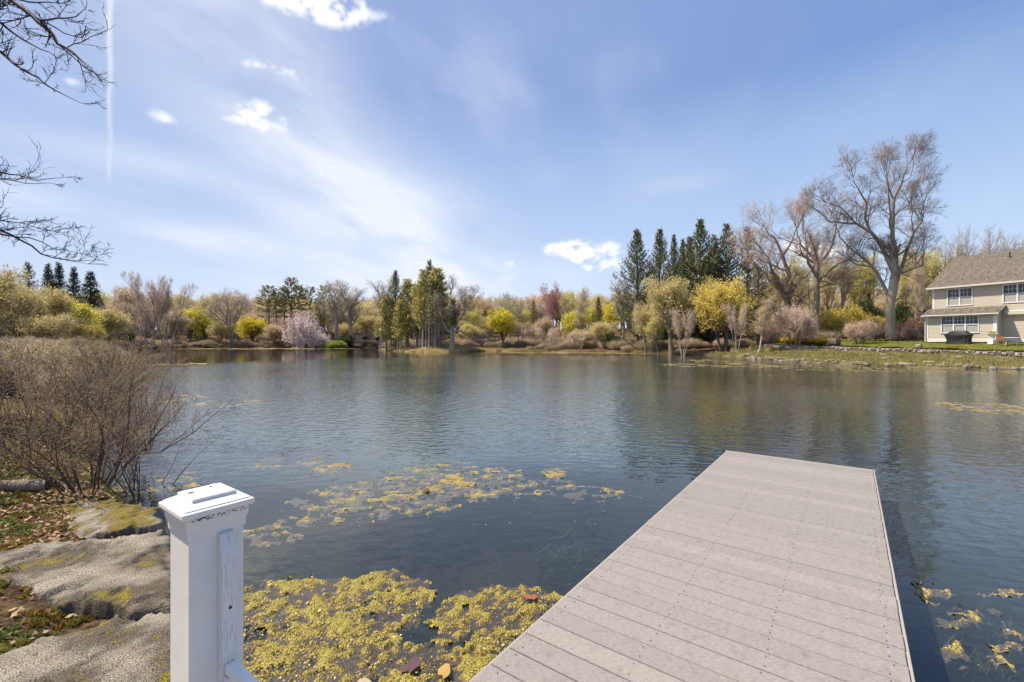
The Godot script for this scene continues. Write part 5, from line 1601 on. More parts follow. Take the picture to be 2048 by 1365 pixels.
	for i in 900:
		var a := g.randf() * TAU
		var r := sqrt(g.randf())
		var p := on_ground(Vector3(49.5 + cos(a) * r * 4.6, 0, -57.4 + sin(a) * r * 2.2))
		var d := (rv(g) * Vector3(1, 0.3, 1)).normalized()
		mu.leaf(p + Vector3(0, 0.05 + 0.25 * (1.0 - r), 0), d, perp(d, g), 0.5, 0.16, vary(Color(0.035, 0.024, 0.017), g, 0.3))
	tag(put("mulch", mu.mesh(M.leaf)), "dark mulch ring round the foot of the giant bare tree", "mulch", "", "stuff")

func build_far_house() -> void:
	var o := base("grey_house", Vector3(-43.5, 1.6, -150.0), 0.2)
	tag(o, "low grey house half hidden behind the trees left of the mound", "house")
	var w := MB.new()
	w.box(Vector3(-7, -1.5, -5), Vector3(7, 2.6, 5))
	put("wall", w.mesh(mat("far_wall", Color(0.50, 0.48, 0.47), 0.8)), o)
	var r := MB.new()
	r.loft([[-7.5, 7.5, -5.5, 5.5, 2.6], [-7.5, 7.5, -0.1, 0.1, 5.0]])
	put("roof", r.mesh(mat("far_roof", Color(0.20, 0.18, 0.17), 0.9)), o)
	for k in 3:
		var p := MB.new()
		p.box(Vector3(-5 + k * 4, 0.3, 5.002), Vector3(-3.4 + k * 4, 1.8, 5.06))
		put("window", p.mesh(M.dark_room), o)

# ---------------------------------------------------------------- dock and post
const DOCK_TURN := -0.6386

func build_dock() -> void:
	var tex := noise_tex(1024, 0.03, FastNoiseLite.TYPE_SIMPLEX_SMOOTH, 5, 81, [[0.15, 0.5, 0.85], [0.74, 0.92, 1.0]])
	var nor := noise_tex(512, 0.12, FastNoiseLite.TYPE_SIMPLEX_SMOOTH, 3, 82, [], 6.0)
	var stain := noise_tex(512, 0.02, FastNoiseLite.TYPE_SIMPLEX_SMOOTH, 5, 83, [[0.0, 0.22, 0.5, 1.0], [Color(0.36, 0.33, 0.31, 0.45), Color(0.42, 0.39, 0.37, 0.16), Color(0.5, 0.47, 0.45, 0.0), Color(0.5, 0.47, 0.45, 0.0)]])
	var g := RandomNumberGenerator.new()
	g.seed = 80
	var mats := []
	for k in 7:
		var m := StandardMaterial3D.new()
		m.resource_name = "composite_board"
		var s := g.randf_range(0.90, 1.05)
		m.albedo_color = Color(0.32 * s, 0.297 * s, 0.284 * s).linear_to_srgb()
		m.roughness = 0.62
		m.metallic_specular = 0.4
		tri(m, Vector3(0.9, 9.0, 9.0), tex, nor, 0.35, false)
		m.uv1_offset = Vector3(k * 0.37, k * 0.21, k * 0.43)
		m.detail_enabled = true
		m.detail_albedo = stain
		m.detail_blend_mode = BaseMaterial3D.BLEND_MODE_MIX
		m.detail_uv_layer = BaseMaterial3D.DETAIL_UV_2
		m.uv2_triplanar = true
		m.uv2_world_triplanar = true
		m.uv2_scale = Vector3(0.8, 0.8, 0.8)
		mats.append(m)
	var o := base("dock", Vector3(3.638, 0.0, -5.863), DOCK_TURN)
	tag(o, "grey composite plank dock running out over the pond", "dock")
	var top := 0.37
	var hw := 0.795
	var pl := MB.new()
	pl.loft([[-hw, hw, -0.0685, 0.0685, -0.025], [-hw, hw, -0.0685, 0.0685, -0.004], [-hw + 0.003, hw - 0.003, -0.0655, 0.0655, 0.0]])
	var pm := pl.mesh(null)
	var sc := MB.new()
	for i in 60:
		var z := 0.075 + i * 0.1445
		var b := put("plank", pm, o, Vector3(g.randf_range(-0.002, 0.002), top + g.randf_range(-0.0012, 0.0012), z))
		b.material_override = mats[g.randi() % 7]
		for x in [-0.73, -0.245, 0.245, 0.73]:
			for dz in [-0.04, 0.04]:
				var c := Vector3(x + g.randf_range(-0.012, 0.012), top + 0.0022, z + dz + g.randf_range(-0.006, 0.006))
				var q := PackedVector3Array()
				for k in 6:
					q.append(c + Vector3(cos(TAU * k / 6), 0, sin(TAU * k / 6)) * 0.0042)
				sc.quad(q[0], q[1], q[2], q[3])
				sc.quad(q[0], q[3], q[4], q[5])
	tag(put("screws", sc.mesh(mat("screw", Color(0.06, 0.05, 0.045), 0.6)), o), "", "", "", "stuff")
	var edge := mat("fascia", Color(0.33, 0.30, 0.275), 0.6)
	var len_ := 60 * 0.1445 + 0.03
	for s in [-1.0, 1.0]:
		var f := MB.new()
		var x: float = s * (hw + 0.010)
		f.box(Vector3(x - 0.008, top - 0.17, -0.004), Vector3(x + 0.008, top - 0.012, len_), Color.WHITE, 0.002)
		put("side_fascia", f.mesh(edge), o)
	var e := MB.new()
	e.box(Vector3(-hw - 0.027, top - 0.17, -0.031), Vector3(hw + 0.027, top - 0.002, -0.006), Color.WHITE, 0.002)
	put("end_fascia", e.mesh(edge), o)
	var wood := mat("joist", Color(0.16, 0.12, 0.085), 0.85)
	for x in [-0.7, -0.24, 0.24, 0.7]:
		var j := MB.new()
		j.box(Vector3(x - 0.02, top - 0.165, 0.02), Vector3(x + 0.02, top - 0.03, len_ - 0.05))
		put("joist", j.mesh(wood), o)
	for z in [0.35, 3.2, 6.2]:
		for x in [-0.62, 0.62]:
			var p := MB.new()
			p.tube(PackedVector3Array([Vector3(x, -1.6, z), Vector3(x, top - 0.06, z)]), PackedFloat32Array([0.055, 0.055]), 12, Color.WHITE)
			put("pile", p.mesh(wood), o)

func ring_loft(rings: Array) -> MB:
	# square rings [half width, y]
	var b := MB.new()
	var r := []
	for k in rings:
		r.append([-k[0], k[0], -k[0], k[0], k[1]])
	b.loft(r)
	return b

func build_post() -> void:
	var vin := mat("vinyl", Color(0.76, 0.735, 0.70), 0.38)
	vin.metallic_specular = 0.5
	tri(vin, Vector3(1.3, 1.3, 1.3), noise_tex(512, 0.012, FastNoiseLite.TYPE_SIMPLEX_SMOOTH, 5, 91, [[0.0, 0.2, 0.5], [Color(0.93, 0.925, 0.91), Color(0.985, 0.983, 0.98), Color(1, 1, 1)]]), null, 1.0, false)
	var pw := mat("painted_wood", Color(0.70, 0.70, 0.705), 0.6)
	tri(pw, Vector3(9, 1.2, 9), noise_tex(512, 0.03, FastNoiseLite.TYPE_SIMPLEX_SMOOTH, 5, 92, [[0.1, 0.35, 0.5], [Color(0.84, 0.84, 0.86), Color(0.96, 0.96, 0.97), Color(1, 1, 1)]]), noise_tex(512, 0.05, FastNoiseLite.TYPE_SIMPLEX_SMOOTH, 4, 93, [], 8.0), 0.25, false)
	var o := base("railing_post", Vector3(-0.817, 0.0, -1.219), DOCK_TURN)
	tag(o, "white square railing post with stepped cap beside the dock", "post")
	var y := 1.499   # top of the cap
	put("sleeve", ring_loft([[0.0595, -0.5], [0.0635, -0.497], [0.0635, y - 0.075]]).mesh(vin), o)
	var cap := put("cap", ring_loft([[0.0645, y - 0.098], [0.0675, y - 0.094], [0.0683, y - 0.075], [0.0725, y - 0.062], [0.0738, y - 0.046], [0.0728, y - 0.042]]).mesh(vin), o)
	put("cap_plate", ring_loft([[0.078, y - 0.0415], [0.0832, y - 0.038], [0.084, y - 0.034], [0.084, y - 0.026], [0.0827, y - 0.0245], [0.0765, y - 0.0225], [0.076, y - 0.020], [0.056, y - 0.0105]]).mesh(vin), cap)
	put("cap_top", ring_loft([[0.0515, y - 0.012], [0.0515, y - 0.0025], [0.0492, y]]).mesh(vin), cap)
	# specks of dirt under the cap and on it
	var g := RandomNumberGenerator.new()
	g.seed = 17
	var dirt := MB.new()
	for i in 46:
		var along := g.randf_range(-0.07, 0.07)
		var s := g.randf_range(0.0008, 0.0035)
		var p := Vector3(0.0742, y - 0.046 + g.randf_range(-0.006, 0.003) , along)
		dirt.quad(p, p + Vector3(0, s, 0), p + Vector3(0, s, -s * 2.0), p + Vector3(0, 0, -s * 2.0))
	tag(put("dirt_specks", dirt.mesh(mat("grime", Color(0.09, 0.075, 0.05), 0.9)), o), "", "", "", "stuff")
	for k in 2:
		var d := MB.new()
		var c: Vector3 = [Vector3(-0.012, y + 0.0012, 0.034), Vector3(-0.028, y + 0.0012, -0.018)][k]
		var l: float = [0.006, 0.003][k]
		d.box(c - Vector3(l * 0.4, 0.0008, l), c + Vector3(l * 0.4, 0.0012, l))
		put("dropping", d.mesh(M.grime), o).rotation.y = 0.0
	# painted batten on the shaded face, sawn off at a slant
	var bt := MB.new()
	var z0 := -0.037
	var z1 := -0.001
	var x0 := 0.0645
	var x1 := 0.0925
	bt.loft([[x0, x1, z0, z1, 0.35], [x0, x1, z0, z1, y - 0.148], [x0, x0 + 0.012, z0, z1, y - 0.1]])
	put("batten", bt.mesh(pw), o)
	var hole := MB.new()
	hole.tube(PackedVector3Array([Vector3(x1 - 0.004, y - 0.29, -0.020), Vector3(x1 + 0.001, y - 0.29, -0.020)]), PackedFloat32Array([0.0042, 0.0042]), 10, Color.WHITE)
	hole.quad(Vector3(x1 + 0.001, y - 0.2935, -0.0165), Vector3(x1 + 0.001, y - 0.2865, -0.0165), Vector3(x1 + 0.001, y - 0.2865, -0.0235), Vector3(x1 + 0.001, y - 0.2935, -0.0235))
	put("bolt", hole.mesh(M.screw), o)
	# stub of the rail that runs off across the dock
	var bk := MB.new()
	bk.box(Vector3(x1 + 0.001, y - 0.510, -0.036), Vector3(x1 + 0.022, y - 0.460, -0.004), Color.WHITE, 0.002)
	put("bracket", bk.mesh(pw), o)
	var rl := MB.new()
	rl.box(Vector3(0.098, -0.014, -0.014), Vector3(0.62, 0.014, 0.014), Color.WHITE, 0.003)
	var r := put("rail", rl.mesh(vin), o, Vector3(0, y - 0.440, -0.020))
	r.rotation.z = -0.02

# ---------------------------------------------------------------- rocks and the near bank
func slab(called: String, label: String, outline: Array, low: float, top: float, tilt: Vector2, moss: float, seed_: int) -> void:
	var poly := PackedVector2Array()
	var c := Vector2.ZERO
	for p in outline:
		poly.append(Vector2(p[0], -p[1]))
		c += Vector2(p[0], -p[1])
	c /= poly.size()
	var r := Rect2(poly[0], Vector2.ZERO)
	for p in poly:
		r = r.expand(p)
	r = r.grow(0.12)
	var cell := 0.017
	var nx := int(r.size.x / cell)
	var ny := int(r.size.y / cell)
	var b := MB.new()
	var id := PackedInt32Array()
	id.resize((nx + 1) * (ny + 1))
	id.fill(-1)
	var f := FastNoiseLite.new()
	f.seed = seed_
	f.frequency = 1.0
	f.fractal_octaves = 4
	for j in ny + 1:
		for i in nx + 1:
			var p := r.position + Vector2(i, j) * cell
			var d := 1e9
			var m := poly.size()
			for k in m:
				d = minf(d, seg_dist(p, poly[k], poly[(k + 1) % m]))
			if not Geometry2D.is_point_in_polygon(p, poly):
				d = -d
			d += f.get_noise_2d(p.x * 4.0, p.y * 4.0) * 0.075 + f.get_noise_2d(p.x * 15.0, p.y * 15.0) * 0.006
			if d < -0.05:
				continue
			var q := p - c
			var pit := f.get_noise_2d(p.x * 30.0, p.y * 30.0) * 0.002 + f.get_noise_2d(p.x * 2.2 + 5.0, p.y * 2.2) * 0.010 + f.get_noise_2d(p.x * 12.0, p.y * 12.0) * 0.006
			var h := top + q.dot(tilt) + pit
			# a broken layer steps down near one side
			h -= 0.022 * smoothstep(0.10, 0.12, f.get_noise_2d(p.x * 1.7 + 30.0, p.y * 1.7))
			# hairline cracks
			h -= 0.018 * (1.0 - smoothstep(0.0, 0.012, absf(f.get_noise_2d(p.x * 0.9 + 70.0, p.y * 0.9 + 11.0))))
			var e := smoothstep(-0.03, 0.012, d)
			h = lerpf(low, h, pow(e, 0.6)) - 0.022 * (1.0 - smoothstep(0.0, 0.10, d))
			id[j * (nx + 1) + i] = b.v.size()
			b.v.append(Vector3(p.x, h, p.y))
			var a := f.get_noise_2d(p.x * 2.3 + 9.0, p.y * 2.3)
			var a2 := f.get_noise_2d(p.x * 11.0 + 9.0, p.y * 11.0)
			var col := Color(0.33, 0.29, 0.235).lerp(Color(0.14, 0.115, 0.09), smoothstep(-0.25, 0.35, a + 0.4 * a2))
			col = col.lerp(Color(0.48, 0.44, 0.37), smoothstep(0.2, 0.5, -a) * 0.5)
			var ms := smoothstep(0.62 - moss, 0.80 - moss, a * 0.7 + a2 * 0.5 + 0.35)
			var mc := Color(0.20, 0.115, 0.03).lerp(Color(0.27, 0.22, 0.03), smoothstep(-0.2, 0.4, a2 + a))
			if d > 0.02:
				col = col.lerp(mc, ms * 0.92)
			b.c.append(col)
	for j in ny:
		for i in nx:
			var p0 := id[j * (nx + 1) + i]
			var p1 := id[j * (nx + 1) + i + 1]
			var p2 := id[(j + 1) * (nx + 1) + i]
			var p3 := id[(j + 1) * (nx + 1) + i + 1]
			if p0 < 0 or p1 < 0 or p2 < 0 or p3 < 0:
				continue
			b.ix.append_array([p0, p1, p2, p1, p3, p2])
	smooth_normals(b)
	var o := put(called, b.mesh(M.rock))
	tag(o, label, "rock")

func smooth_normals(b: MB) -> void:
	b.n.resize(b.v.size())
	b.n.fill(Vector3.ZERO)
	for i in range(0, b.ix.size(), 3):
		var f := (b.v[b.ix[i + 2]] - b.v[b.ix[i]]).cross(b.v[b.ix[i + 1]] - b.v[b.ix[i]])
		for k in 3:
			b.n[b.ix[i + k]] += f
	for i in b.n.size():
		b.n[i] = b.n[i].normalized() if b.n[i].length() > 0.0 else Vector3.UP

func build_bank() -> void:
	var rk := mat("rock", Color.WHITE, 0.9, true)
	tri(rk, Vector3(1.0, 1.0, 1.0), noise_tex(1024, 0.085, FastNoiseLite.TYPE_SIMPLEX, 3, 101, [[0.22, 0.42, 0.55, 0.75], [0.45, 0.72, 0.88, 1.0]]), noise_tex(1024, 0.07, FastNoiseLite.TYPE_SIMPLEX, 4, 102, [], 14.0), 0.45)
	slab("rock_slab", "mossy flat rock at the water's edge, farthest of the slabs under the shrub", [[-4.75, 4.15], [-4.75, 4.62], [-4.1, 4.72], [-3.45, 4.42], [-3.18, 4.1], [-3.45, 3.86], [-3.8, 3.78], [-4.3, 3.95]], 0.10, 0.27, Vector2(0.05, -0.03), 0.40, 3)
	slab("rock_slab", "large bare grey granite slab left of the white post, middle of the three", [[-3.75, 2.92], [-3.85, 3.2], [-3.65, 3.42], [-3.25, 3.56], [-2.85, 3.70], [-2.58, 3.5], [-2.10, 2.85], [-2.02, 2.72], [-2.55, 2.76], [-2.95, 2.82]], 0.14, 0.36, Vector2(-0.03, -0.04), -0.04, 5)
	slab("rock_slab", "coarse grey slab nearest the foot of the white post", [[-2.75, 1.7], [-2.62, 2.05], [-2.42, 2.32], [-2.2, 2.52], [-1.9, 2.56], [-1.66, 2.42], [-1.42, 1.95], [-1.35, 1.6], [-1.8, 1.4]], 0.16, 0.385, Vector2(-0.03, -0.02), -0.03, 7)
	slab("rock", "dark broken rock at the left end of the middle slab", [[-3.35, 2.62], [-3.4, 2.86], [-3.05, 2.92], [-2.9, 2.78], [-3.05, 2.66]], 0.05, 0.31, Vector2(0.1, 0.1), 0.10, 9)
	slab("rock", "small brown stone wedged under the middle slab beside the post", [[-2.16, 2.50], [-2.18, 2.60], [-1.96, 2.64], [-1.86, 2.57], [-1.98, 2.48]], 0.08, 0.26, Vector2(0, 0.1), 0.0, 11)
	slab("rock", "pale low stone between the mossy strip and the nearest slab", [[-2.62, 2.42], [-2.66, 2.56], [-2.3, 2.62], [-2.2, 2.54]], 0.08, 0.275, Vector2(0, 0), 0.05, 13)
	var g := RandomNumberGenerator.new()
	g.seed = 111
	# old log
	var lg := MB.new()
	var pts := PackedVector3Array()
	var rr := PackedFloat32Array()
	for i in 14:
		var t := i / 13.0
		pts.append(Vector3(lerpf(-6.3, -4.92, t), 0.40 + 0.03 * sin(t * 5.0), lerpf(-4.72, -4.80, t) + 0.04 * sin(t * 4.0)))
		rr.append(0.062 + 0.012 * sin(t * 9.0) - 0.012 * t)
	lg.tube(pts, rr, 12, Color(0.30, 0.25, 0.20))
	lg.leaf(pts[13] + Vector3(0.001, -0.05, 0), Vector3.UP, Vector3.BACK, 0.1, 0.05, Color(0.12, 0.09, 0.07))
	tag(put("log", lg.mesh(M.bark)), "weathered grey log lying on the bank left of the shrub's foot", "log")
	# dry leaves on the bank
	var lf := MB.new()
	lf.leaf(Vector3(-0.5, 0, 0), Vector3(1, 0.12, 0).normalized(), Vector3(0, 0.25, 1).normalized(), 1.0, 0.33, Color.WHITE)
	mat("dry_leaf", Color.WHITE, 0.7, true, 0.3)
	var lm := lf.mesh(M.dry_leaf)
	var wh := []
	var cs := []
	for i in 30000:
		var p := Vector2(g.randf_range(-11.0, -1.2), -g.randf_range(1.2, 12.0)) if i % 2 else Vector2(g.randf_range(-6.5, -2.6), -g.randf_range(2.4, 6.0))
		var d := shore_dist(p)
		if d < 0.1:
			continue
		var clump := nz.get_noise_2d(p.x * 22.0, p.y * 22.0)
		if clump < -0.12 and g.randf() < 0.8:
			continue
		if p.y > -3.2 and g.randf() < 0.88:
			continue
		var s := g.randf_range(0.02, 0.058)
		wh.append(Transform3D(Basis.from_euler(Vector3(g.randf_range(-0.7, 0.7), g.randf() * TAU, g.randf_range(-0.7, 0.7))).scaled(Vector3.ONE * s), Vector3(p.x, height_d(p, d) + 0.012, p.y)))
		cs.append(vary([Color(0.36, 0.20, 0.10), Color(0.42, 0.29, 0.17), Color(0.25, 0.14, 0.075), Color(0.48, 0.37, 0.25)][g.randi() % 4], g, 0.3))
	scatter("dry_leaves", lm, wh, cs).set_meta("label", "dry brown leaves covering the left bank under the shrub")
	# low green plants and moss tufts
	var gl := MB.new()
	for i in 10:
		var d := (Vector3.UP * 0.6 + rv(g)).normalized()
		d.y = absf(d.y)
		gl.leaf(Vector3(g.randf_range(-0.03, 0.03), 0, g.randf_range(-0.03, 0.03)), d, perp(d, g), g.randf_range(0.04, 0.09), 0.016, Color.WHITE)
	var gm := gl.mesh(M.leaf)
	wh = []
	cs = []
	var patches := [[-4.35, 3.55, 0.36, 170, Color(0.15, 0.19, 0.05)], [-5.2, 4.2, 0.4, 110, Color(0.14, 0.17, 0.045)], [-6.1, 5.3, 0.6, 90, Color(0.14, 0.18, 0.05)], [-2.75, 2.42, 0.14, 26, Color(0.17, 0.2, 0.05)]]
	for q in patches:
		for i in q[3]:
			var a := g.randf() * TAU
			var r: float = sqrt(g.randf()) * q[2]
			var p := Vector2(q[0] + cos(a) * r * 1.3, -q[1] + sin(a) * r)
			wh.append(Transform3D(Basis(Vector3.UP, g.randf() * TAU).scaled(Vector3.ONE * g.randf_range(0.5, 1.1) * clampf(-p.y / 4.5, 0.3, 1.0)), Vector3(p.x, height(p) - 0.005, p.y)))
			cs.append(vary(q[4], g, 0.35))
	scatter("ground_cover", gm, wh, cs).set_meta("label", "low green weeds growing between the rock slabs")
	# cushions of moss over the soil between the slabs
	var mo := MB.new()
	for i in 9:
		var d := (Vector3.UP + rv(g) * 0.8).normalized()
		mo.leaf(Vector3(g.randf_range(-0.012, 0.012), -0.004, g.randf_range(-0.012, 0.012)), d, perp(d, g), g.randf_range(0.012, 0.03), 0.005, Color.WHITE)
	var mm := mo.mesh(M.leaf)
	wh = []
	cs = []
	for i in 9000:
		var p := Vector2(g.randf_range(-3.8, -1.6), -g.randf_range(1.6, 3.6)) if g.randf() < 0.7 else Vector2(g.randf_range(-5.4, -3.0), -g.randf_range(3.4, 5.0))
		if nz.get_noise_2d(p.x * 45.0 + 7.0, p.y * 45.0) < 0.02 or shore_dist(p) < 0.15:
			continue
		wh.append(Transform3D(Basis(Vector3.UP, g.randf() * TAU).scaled(Vector3.ONE * g.randf_range(0.7, 1.6)), Vector3(p.x, height(p), p.y)))
		cs.append(vary([Color(0.24, 0.18, 0.03), Color(0.19, 0.19, 0.035), Color(0.20, 0.125, 0.03)][g.randi() % 3], g, 0.3))
	scatter("moss", mm, wh, cs).set_meta("label", "olive and rust moss on the soil between the rock slabs")

# ---------------------------------------------------------------- bare shrubs by the water
func shrub(called: String, label: String, at: Vector3, seed_: int, stems: int, tall: float, spread: float, lean: Vector3, col: Color, dense := 1.0, fine := 1.0) -> void:
	var g := RandomNumberGenerator.new()
	g.seed = seed_
	var w := MB.new()
	var l := MB.new()
	var o := base(called, at)
	tag(o, label, "shrub")
	for s in stems:
		var a := g.randf() * TAU
		var r := sqrt(g.randf())
		var p := Vector3(cos(a), 0, sin(a)) * r * 0.28 * spread + Vector3(0, -0.05, 0)
		var out := Vector3(cos(a), 0, sin(a)) * r * spread * g.randf_range(0.6, 1.25)
		var d := (Vector3.UP + out + lean * g.randf_range(0.3, 1.2) + rv(g) * 0.18).normalized()
		twig(w, l, p, d, tall * g.randf_range(0.62, 1.08), 0.0085 * fine * g.randf_range(0.7, 1.3), 0, vary(col, g, 0.25), g, dense, fine)
	put("stems", w.mesh(M.stem), o)
	put("buds", l.mesh(M.leaf), o)

func twig(w: MB, l: MB, p: Vector3, d: Vector3, ln: float, r: float, lv: int, col: Color, g: RandomNumberGenerator, dense: float, fine: float) -> void:
	var ns: int = [9, 5, 3][lv]
	var pts := PackedVector3Array([p])
	var rr := PackedFloat32Array([r])
	for i in ns:
		d = (d + rv(g) * [0.16, 0.2, 0.22][lv] + Vector3.UP * [0.02, 0.03, 0.02][lv]).normalized()
		p += d * ln / ns
		pts.append(p)
		rr.append(r * lerpf(1.0, 0.3, (i + 1.0) / ns))
	w.tube(pts, rr, 4 if lv == 0 else 3, col)
	for i in range(1, ns):
		if lv < 2:
			var kids := int([1.7, 1.4][lv] * dense + g.randf())
			if lv == 0 and i < 2:
				kids = 1
			for k in kids:
				var ax := (pts[i + 1] - pts[i]).normalized()
				var dir := ax.rotated(perp(ax, g), g.randf_range(0.45, 1.0))
				twig(w, l, pts[i].lerp(pts[i + 1], g.randf()), dir, ln * [0.34, 0.42][lv] * g.randf_range(0.5, 1.2), maxf(rr[i] * 0.55, 0.0023 * fine), lv + 1, vary(col, g, 0.2).lerp(Color(0.36, 0.25, 0.20), 0.36), g, dense, fine)
		if lv > 0 and g.randf() < 0.8:
			var bd := (d + rv(g)).normalized()
			l.leaf(pts[i + 1 if i + 1 < pts.size() else i], bd, perp(bd, g), g.randf_range(0.012, 0.024) * fine, 0.004 * fine, vary([Color(0.38, 0.30, 0.08), Color(0.28, 0.26, 0.06), Color(0.46, 0.30, 0.16)][g.randi() % 3], g, 0.3))

func build_shrubs() -> void:
	mat("stem", Color.WHITE, 0.75, true)
	var grey := Color(0.085, 0.064, 0.054)
	shrub("bare_shrub", "big bare many-stemmed shrub above the rock slabs at left", Vector3(-4.75, 0.30, -5.1), 121, 27, 1.34, 0.9, Vector3(0.02, 0, 0), grey, 1.0)
	shrub("bare_shrub", "bare shrub at the left edge of the view, behind the log", Vector3(-6.3, 0.42, -5.9), 122, 21, 1.3, 0.95, Vector3(0, 0, 0), grey, 1.0)
	shrub("bare_shrub", "bare shrub close behind the big one, leaning over the water", Vector3(-5.6, 0.25, -6.9), 123, 18, 1.36, 0.85, Vector3(0.05, 0, 0), grey, 1.0, 1.1)
	shrub("bare_shrub", "small sparse shrub with fanned stems standing in the water", Vector3(-4.72, -0.10, -5.85), 124, 12, 1.3, 0.7, Vector3(0.3, 0, 0.1), Color(0.10, 0.08, 0.07), 0.55)
	shrub("bare_shrub", "bare shrub farther along the left bank, brown-tipped", Vector3(-7.8, 0.45, -8.2), 125, 22, 1.45, 1.05, Vector3(0.1, 0, 0), grey, 0.9, 1.3)
	shrub("bare_shrub", "bare thicket beyond the shrubs on the left bank", Vector3(-9.8, 0.5, -11.0), 126, 24, 1.5, 1.2, Vector3(0.1, 0, 0), grey, 0.9, 1.6)
	shrub("bare_shrub", "bare thicket at far left above the leaf-covered bank", Vector3(-9.6, 0.9, -8.0), 127, 24, 1.2, 1.2, Vector3(0, 0, 0), grey, 0.9, 1.4)
	shrub("bare_shrub", "farthest bare thicket of the left bank, below the budding trees", Vector3(-13.5, 0.6, -15.5), 128, 26, 1.6, 1.3, Vector3(0.1, 0, 0), grey, 0.8, 2.1)

# ---------------------------------------------------------------- boughs that hang in from a tree left of the view
func bough(o: Node3D, path: Array, seed_: int, tw: float) -> void:
	var g := RandomNumberGenerator.new()
	g.seed = seed_
	var b := MB.new()
	var pts := PackedVector3Array()
	var rr := PackedFloat32Array()
	for i in path.size() - 1:
		var a := Vector3(path[i][0], path[i][1], path[i][2])
		var e := Vector3(path[i + 1][0], path[i + 1][1], path[i + 1][2])
		var n := maxi(2, int(a.distance_to(e) / 0.22))
		for k in n:
			pts.append(a.lerp(e, float(k) / n) + rv(g) * 0.022)
			rr.append(lerpf(path[i][3], path[i + 1][3], float(k) / n))
	pts.append(Vector3(path[-1][0], path[-1][1], path[-1][2]))
	rr.append(path[-1][3])
	var col := Color(0.062, 0.05, 0.055)
	b.tube(pts, rr, 7, col)
	var total := pts.size()
	for i in total - 1:
		if pts[i].x < -13.4:
			continue
		for k in 2:
			if g.randf() < 0.62:
				continue
			var ax := (pts[i + 1] - pts[i]).normalized()
			var dir := (ax.rotated(perp(ax, g), g.randf_range(0.4, 1.0)) + Vector3.UP * 0.25).normalized()
			hang(b, pts[i], dir, tw * g.randf_range(0.4, 1.1), maxf(rr[i] * 0.45, 0.0052), 0, col, g)
	hang(b, pts[-1], (pts[-1] - pts[-2]).normalized(), tw * 0.6, maxf(rr[-1], 0.006), 0, col, g)
	put("branch", b.mesh(M.stem), o)

func hang(b: MB, p: Vector3, d: Vector3, ln: float, r: float, lv: int, col: Color, g: RandomNumberGenerator) -> void:
	var ns := 5 - lv
	var pts := PackedVector3Array([p])
	var rr := PackedFloat32Array([r])
	for i in ns:
		d = (d + rv(g) * 0.3 + Vector3.UP * 0.06).normalized()
		p += d * ln / ns
		pts.append(p)
		rr.append(lerpf(r, r * 0.45, (i + 1.0) / ns))
	b.tube(pts, rr, 3, col)
	if lv >= 2:
		return
	for i in range(1, ns + 1):
		for k in 2:
			if g.randf() < 0.42:
				continue
			var ax := (pts[i] - pts[i - 1]).normalized()
			hang(b, pts[i], ax.rotated(perp(ax, g), g.randf_range(0.4, 0.95)), ln * g.randf_range(0.28, 0.55), maxf(r * 0.6, 0.0042), lv + 1, col, g)

func build_overhang() -> void:
	var o := base("overhanging_tree", Vector3.ZERO)
	tag(o, "tree left of the view whose bare dark boughs hang into the sky", "tree")
	var w := MB.new()
	var x := -15.2
	w.tube(PackedVector3Array([Vector3(x, -0.3, -9.2), Vector3(x, 1.5, -9.2), Vector3(x + 0.2, 6, -9.1), Vector3(x + 0.1, 11, -9.0), Vector3(x + 0.4, 15, -9.0)]), PackedFloat32Array([0.5, 0.36, 0.30, 0.2, 0.08]), 12, Color(0.13, 0.10, 0.085))
	put("trunk", w.mesh(M.bark), o)
	for i in BOUGHS.size():
		bough(o, BOUGHS[i], 140 + i, 0.8 if i < 3 else 0.6)

